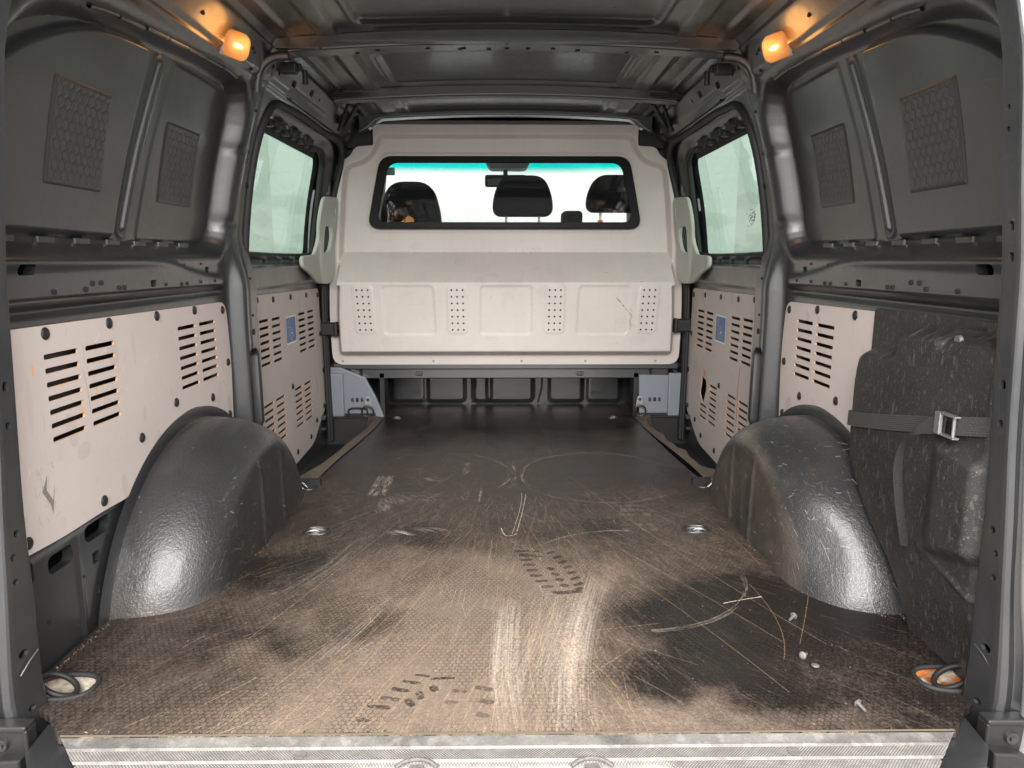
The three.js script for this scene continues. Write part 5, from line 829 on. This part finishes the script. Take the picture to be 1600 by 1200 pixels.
// ---------------------------------------------------------------- black cover behind the right wheel arch, with its strap
{
  const t = thing('side_cover', 'dusty black moulded plastic cover behind the right wheel arch', 'cover');
  const outline = polySDF(roundPoly([[-0.075, 0.614, 0.01], [-0.572, 0.612, 0.01], [-0.575, 0.3, 0.02], [-0.5, 0.22, 0.05], [-0.4, 0.12, 0.05], [-0.34, 0.0, 0.01], [-0.3, -0.01, 0.01], [-0.075, -0.01, 0.005]], 0.02));
  const body = polySDF(roundPoly([[-0.08, 0.59, 0.03], [-0.41, 0.583, 0.02], [-0.415, 0.53, 0.03], [-0.555, 0.528, 0.05], [-0.572, 0.46, 0.05], [-0.57, 0.28, 0.03], [-0.5, 0.2, 0.05], [-0.38, 0.1, 0.05], [-0.31, -0.03, 0.01], [-0.05, -0.03, 0.01]], 0.02));
  const bulge = polySDF(roundPoly([[-0.245, 0.41, 0.02], [-0.02, 0.385, 0.02], [-0.02, 0.245, 0.03], [-0.26, 0.19, 0.03]], 0.03));
  const dish = polySDF(roundPoly([[-0.285, 0.592, 0.02], [-0.2, 0.6, 0.02], [-0.215, 0.555, 0.02], [-0.275, 0.556, 0.02]], 0.02));
  const relief = (z, y) => {
    let d = 0.006 + 0.04 * ss(0.012, -0.016, body(z, y)) + 0.022 * ss(0.012, -0.016, bulge(z, y)) * ss(-0.27, -0.2, z) - 0.013 * ss(0.006, -0.012, dish(z, y)) - 0.022 * ss(0.2, 0, y) - 0.03 * ss(-0.125, -0.085, z);
    d += 0.005 * gauss(y - 0.185 + 0.25 * (z + 0.24), 0.006) * ss(-0.3, -0.24, z) + 0.002 * (fbm(z * 9, y * 9, 3) - 0.5);
    d -= 0.006 * gauss(Math.hypot(z + 0.27, y - 0.165), 0.012);
    return d;
  };
  const P = (z, y) => [0.812 - relief(z, y), y, z];
  part('cover_shell', sheet({ u0: -0.6, u1: -0.07, v0: -0.005, v1: 0.62, step: 0.004, P, keep: outline, rim: () => [0.008, 0, 0] }), M.bin, t);
  part('bolt', new THREE.CylinderGeometry(0.008, 0.009, 0.006, 18).rotateZ(Math.PI / 2).translate(0.812 - relief(-0.245, 0.578) - 0.001, 0.578, -0.245), M.zinc, t);

  // webbing strap
  const s = thing('strap', 'black webbing strap with a cam buckle across the black cover', 'strap');
  const T_web = dataTex(64, 64, (i, j) => 0.5 + 0.5 * Math.sin(i / 64 * Math.PI * 16) * 0.6 + 0.2 * Math.sin(j / 64 * Math.PI * 8));
  const web = phys({ color: rgb(0.05, 0.046, 0.043), roughness: 0.7, bumpMap: every(T_web, 0.02), bumpScale: 0.0012 });
  const ribbon = (pts, wid, n, name) => {   // pts: [x, y, z] centre line; wid(t): half-width vector
    const cv = new THREE.CatmullRomCurve3(pts.map((p) => new THREE.Vector3(...p)), false, 'centripetal'), len = cv.getLength();
    const top = sheet({ u0: 0, u1: 1, v0: -1, v1: 1, step: 1 / n, stepv: 0.5, P: (u, v) => { const p = cv.getPoint(u), w = wid(u); return [p.x + w[0] * v, p.y + w[1] * v, p.z + w[2] * v]; }, keep: null });
    const u = top.attributes.uv; for (let i = 0; i < u.count; i++) u.setXY(i, u.getX(i) * len, u.getY(i) * 0.02);
    return part(name, top, web, s);
  };
  const sx = (z, y, o = 0.004) => 0.812 - relief(z, y) - o;
  ribbon([[0.812, 0.36, -0.6], [sx(-0.56, 0.366, 0.003), 0.366, -0.572], [sx(-0.54, 0.368), 0.37, -0.54], [sx(-0.4, 0.395), 0.395, -0.4], [sx(-0.3, 0.415), 0.415, -0.3], [sx(-0.24, 0.43, 0.012), 0.428, -0.235], [sx(-0.2, 0.44, 0.016), 0.435, -0.2]], () => [0, 0.0165, 0.001], 60, 'webbing');
  ribbon([[sx(-0.18, 0.44, 0.014), 0.44, -0.178], [sx(-0.14, 0.45, 0.008), 0.448, -0.14], [sx(-0.1, 0.46, 0.006) - 0.01, 0.456, -0.1], [0.79, 0.462, -0.07]], () => [0, 0.0165, 0.001], 40, 'webbing');
  ribbon([[sx(-0.215, 0.43, 0.02), 0.434, -0.215], [sx(-0.25, 0.415, 0.022), 0.42, -0.255], [sx(-0.29, 0.39, 0.03), 0.385, -0.292], [sx(-0.305, 0.33, 0.03), 0.33, -0.305], [sx(-0.3, 0.26, 0.024), 0.26, -0.3], [sx(-0.29, 0.18, 0.012), 0.178, -0.29]], (u) => { const a = mix(1.5, 0.35, ss(0, 0.45, u)), w = 0.0165; return [-Math.cos(a) * w * ss(0.2, 0.6, u) * 0.9, Math.sin(a) * w, Math.cos(a) * w * 0.55]; }, 60, 'loose_tail');
  const b = new THREE.Group(); b.name = 'buckle'; s.add(b); b.position.set(sx(-0.2, 0.44, 0.018), 0.438, -0.19);
  b.userData.label = 'bare metal cam buckle'; b.scale.setScalar(0.85);
  part('side_plate', box(0.014, 0.004, 0.056, 0, 0.0215, 0.0, 0.0015), M.zinc, b); part('side_plate', box(0.014, 0.004, 0.056, 0, -0.0215, 0.0, 0.0015), M.zinc, b);
  part('cam_lever', box(0.008, 0.046, 0.018, -0.004, 0, -0.026, 0.002), M.zinc, b);
  part('roller', new THREE.CylinderGeometry(0.0035, 0.0035, 0.042, 12).translate(0, 0, 0.018), M.zinc, b);
}

// ---------------------------------------------------------------- cargo lamps, lit
for (const side of [-1, 1]) {
  const word = side < 0 ? 'left' : 'right';
  const l = thing('cargo_lamp', 'lit amber cargo lamp high on the ' + word + ' roof rail', 'lamp', 'cargo lamps');
  const y = 1.234, z = -0.872;
  l.position.set(side * (X(y) + wallRelief(z, y) - 0.004), y, z);
  l.rotation.set(0, side < 0 ? 1.2 : -1.2, 0);
  const inner = new THREE.Group(); inner.name = 'lamp_unit'; l.add(inner); inner.rotation.x = 0.35;
  part('lamp_base', box(0.078, 0.066, 0.01, 0, 0, 0.003, 0.004), phys({ color: rgb(0.3, 0.27, 0.24), roughness: 0.6 }), inner);
  part('lens', lensShape(), phys({ color: rgb(1, 0.72, 0.42), roughness: 0.4, transmission: 0.85, thickness: 0, emissive: rgb(1, 0.32, 0.05), emissiveIntensity: 0.2 }), inner);
  part('bulb', new THREE.CapsuleGeometry(0.0045, 0.014, 6, 14).rotateZ(Math.PI / 2).translate(-side * 0.006, 0, 0.016), phys({ color: rgb(1, 0.9, 0.7), emissive: rgb(1, 0.62, 0.25), emissiveIntensity: 9, roughness: 0.4 }), inner);
  const p = new THREE.PointLight(rgb(1, 0.44, 0.11), 0.009, 0, 2);
  p.position.set(side * (X(y) - 0.075), y - 0.004, z); p.castShadow = true; p.shadow.radius = 1.6; scene.add(p);
}

// ---------------------------------------------------------------- loose screws on the floor
{
  const bolt = (x, z, turn, label, up) => {
    const t = thing('loose_screw', label, 'screw', 'loose screws on the floor');
    t.position.set(x, 0.001, z); t.rotation.y = turn; t.scale.setScalar(0.8);
    const head = new THREE.LatheGeometry([[0, 0.004], [0.005, 0.0038], [0.0085, 0.002], [0.009, 0.0], [0, 0]].map((p) => new THREE.Vector2(...p)), 20), shank = new THREE.CylinderGeometry(0.0038, 0.0034, 0.02, 12).translate(0, -0.01, 0);
    if (up) { head.translate(0, 0.003, 0); shank.scale(1, 0.1, 1).translate(0, 0.003, 0); } else { for (const q of [head, shank]) q.rotateZ(-1.35).translate(0, 0.0075, 0); }
    part('head', head, M.dullZinc, t); part('shank', shank, M.dullZinc, t);
  };
  bolt(0.576, -0.344, 0.7, 'small screw lying farthest from the sill on the right of the floor');
  bolt(0.534, -0.2, -2.4, 'screw lying on its side beside a flat screw head');
  bolt(0.545, -0.172, 0.2, 'round screw seen head up on the right of the floor', true);
  bolt(0.565, -0.059, 1.9, 'pale screw lying nearest the sill on the right of the floor');
}

// ---------------------------------------------------------------- grit swept into the joints of the floor
{
  const r = rng(404), n = 620, g = new THREE.IcosahedronGeometry(1, 0), im = new THREE.InstancedMesh(g, phys({ color: rgb(0.8, 0.8, 0.8), roughness: 0.95 }), n), m = new THREE.Matrix4(), q = new THREE.Quaternion(), c = new THREE.Color();
  for (let k = 0; k < n; k++) {
    const side = r() < 0.5 ? -1 : 1, t = r(); let x, z;
    if (t < 0.4) { z = -0.1 - 0.27 * r(); x = 0.805 - 0.012 * r() * r(); }
    else if (t < 0.72) { const a = r() * 1.4; z = -0.78 + Math.cos(a) * (0.25 + 0.17 * Math.cos(a)) ; x = 0.83 - 0.215 * Math.pow(Math.sin(a), 0.8) - 0.01 * r(); z = Math.min(z, -0.36) + 0.02 * r(); }
    else if (t < 0.84) { z = -0.004 - 0.006 * r(); x = 0.66 * r(); }
    else { z = -1.2 * r(); x = 0.7 * r(); }
    const s = (0.0006 + 0.0016 * r() * r()) * (t > 0.84 ? 0.8 : 1);
    q.setFromEuler(new THREE.Euler(r() * 6, r() * 6, r() * 6)); m.compose(new THREE.Vector3(side * x, s * 0.5, z), q, new THREE.Vector3(s * (1 + r()), s * 0.7, s)); im.setMatrixAt(k, m);
    const v = 0.06 + 0.3 * r() * r(); im.setColorAt(k, c.setRGB(v * 1.1, v * 0.85, v * 0.6));
  }
  im.name = 'grit'; shadows(im); scene.add(im); tag(im, 'brown grit and crumbs along the joints of the load floor', 'grit', null, 'stuff');
}

renderer.render(scene, camera);
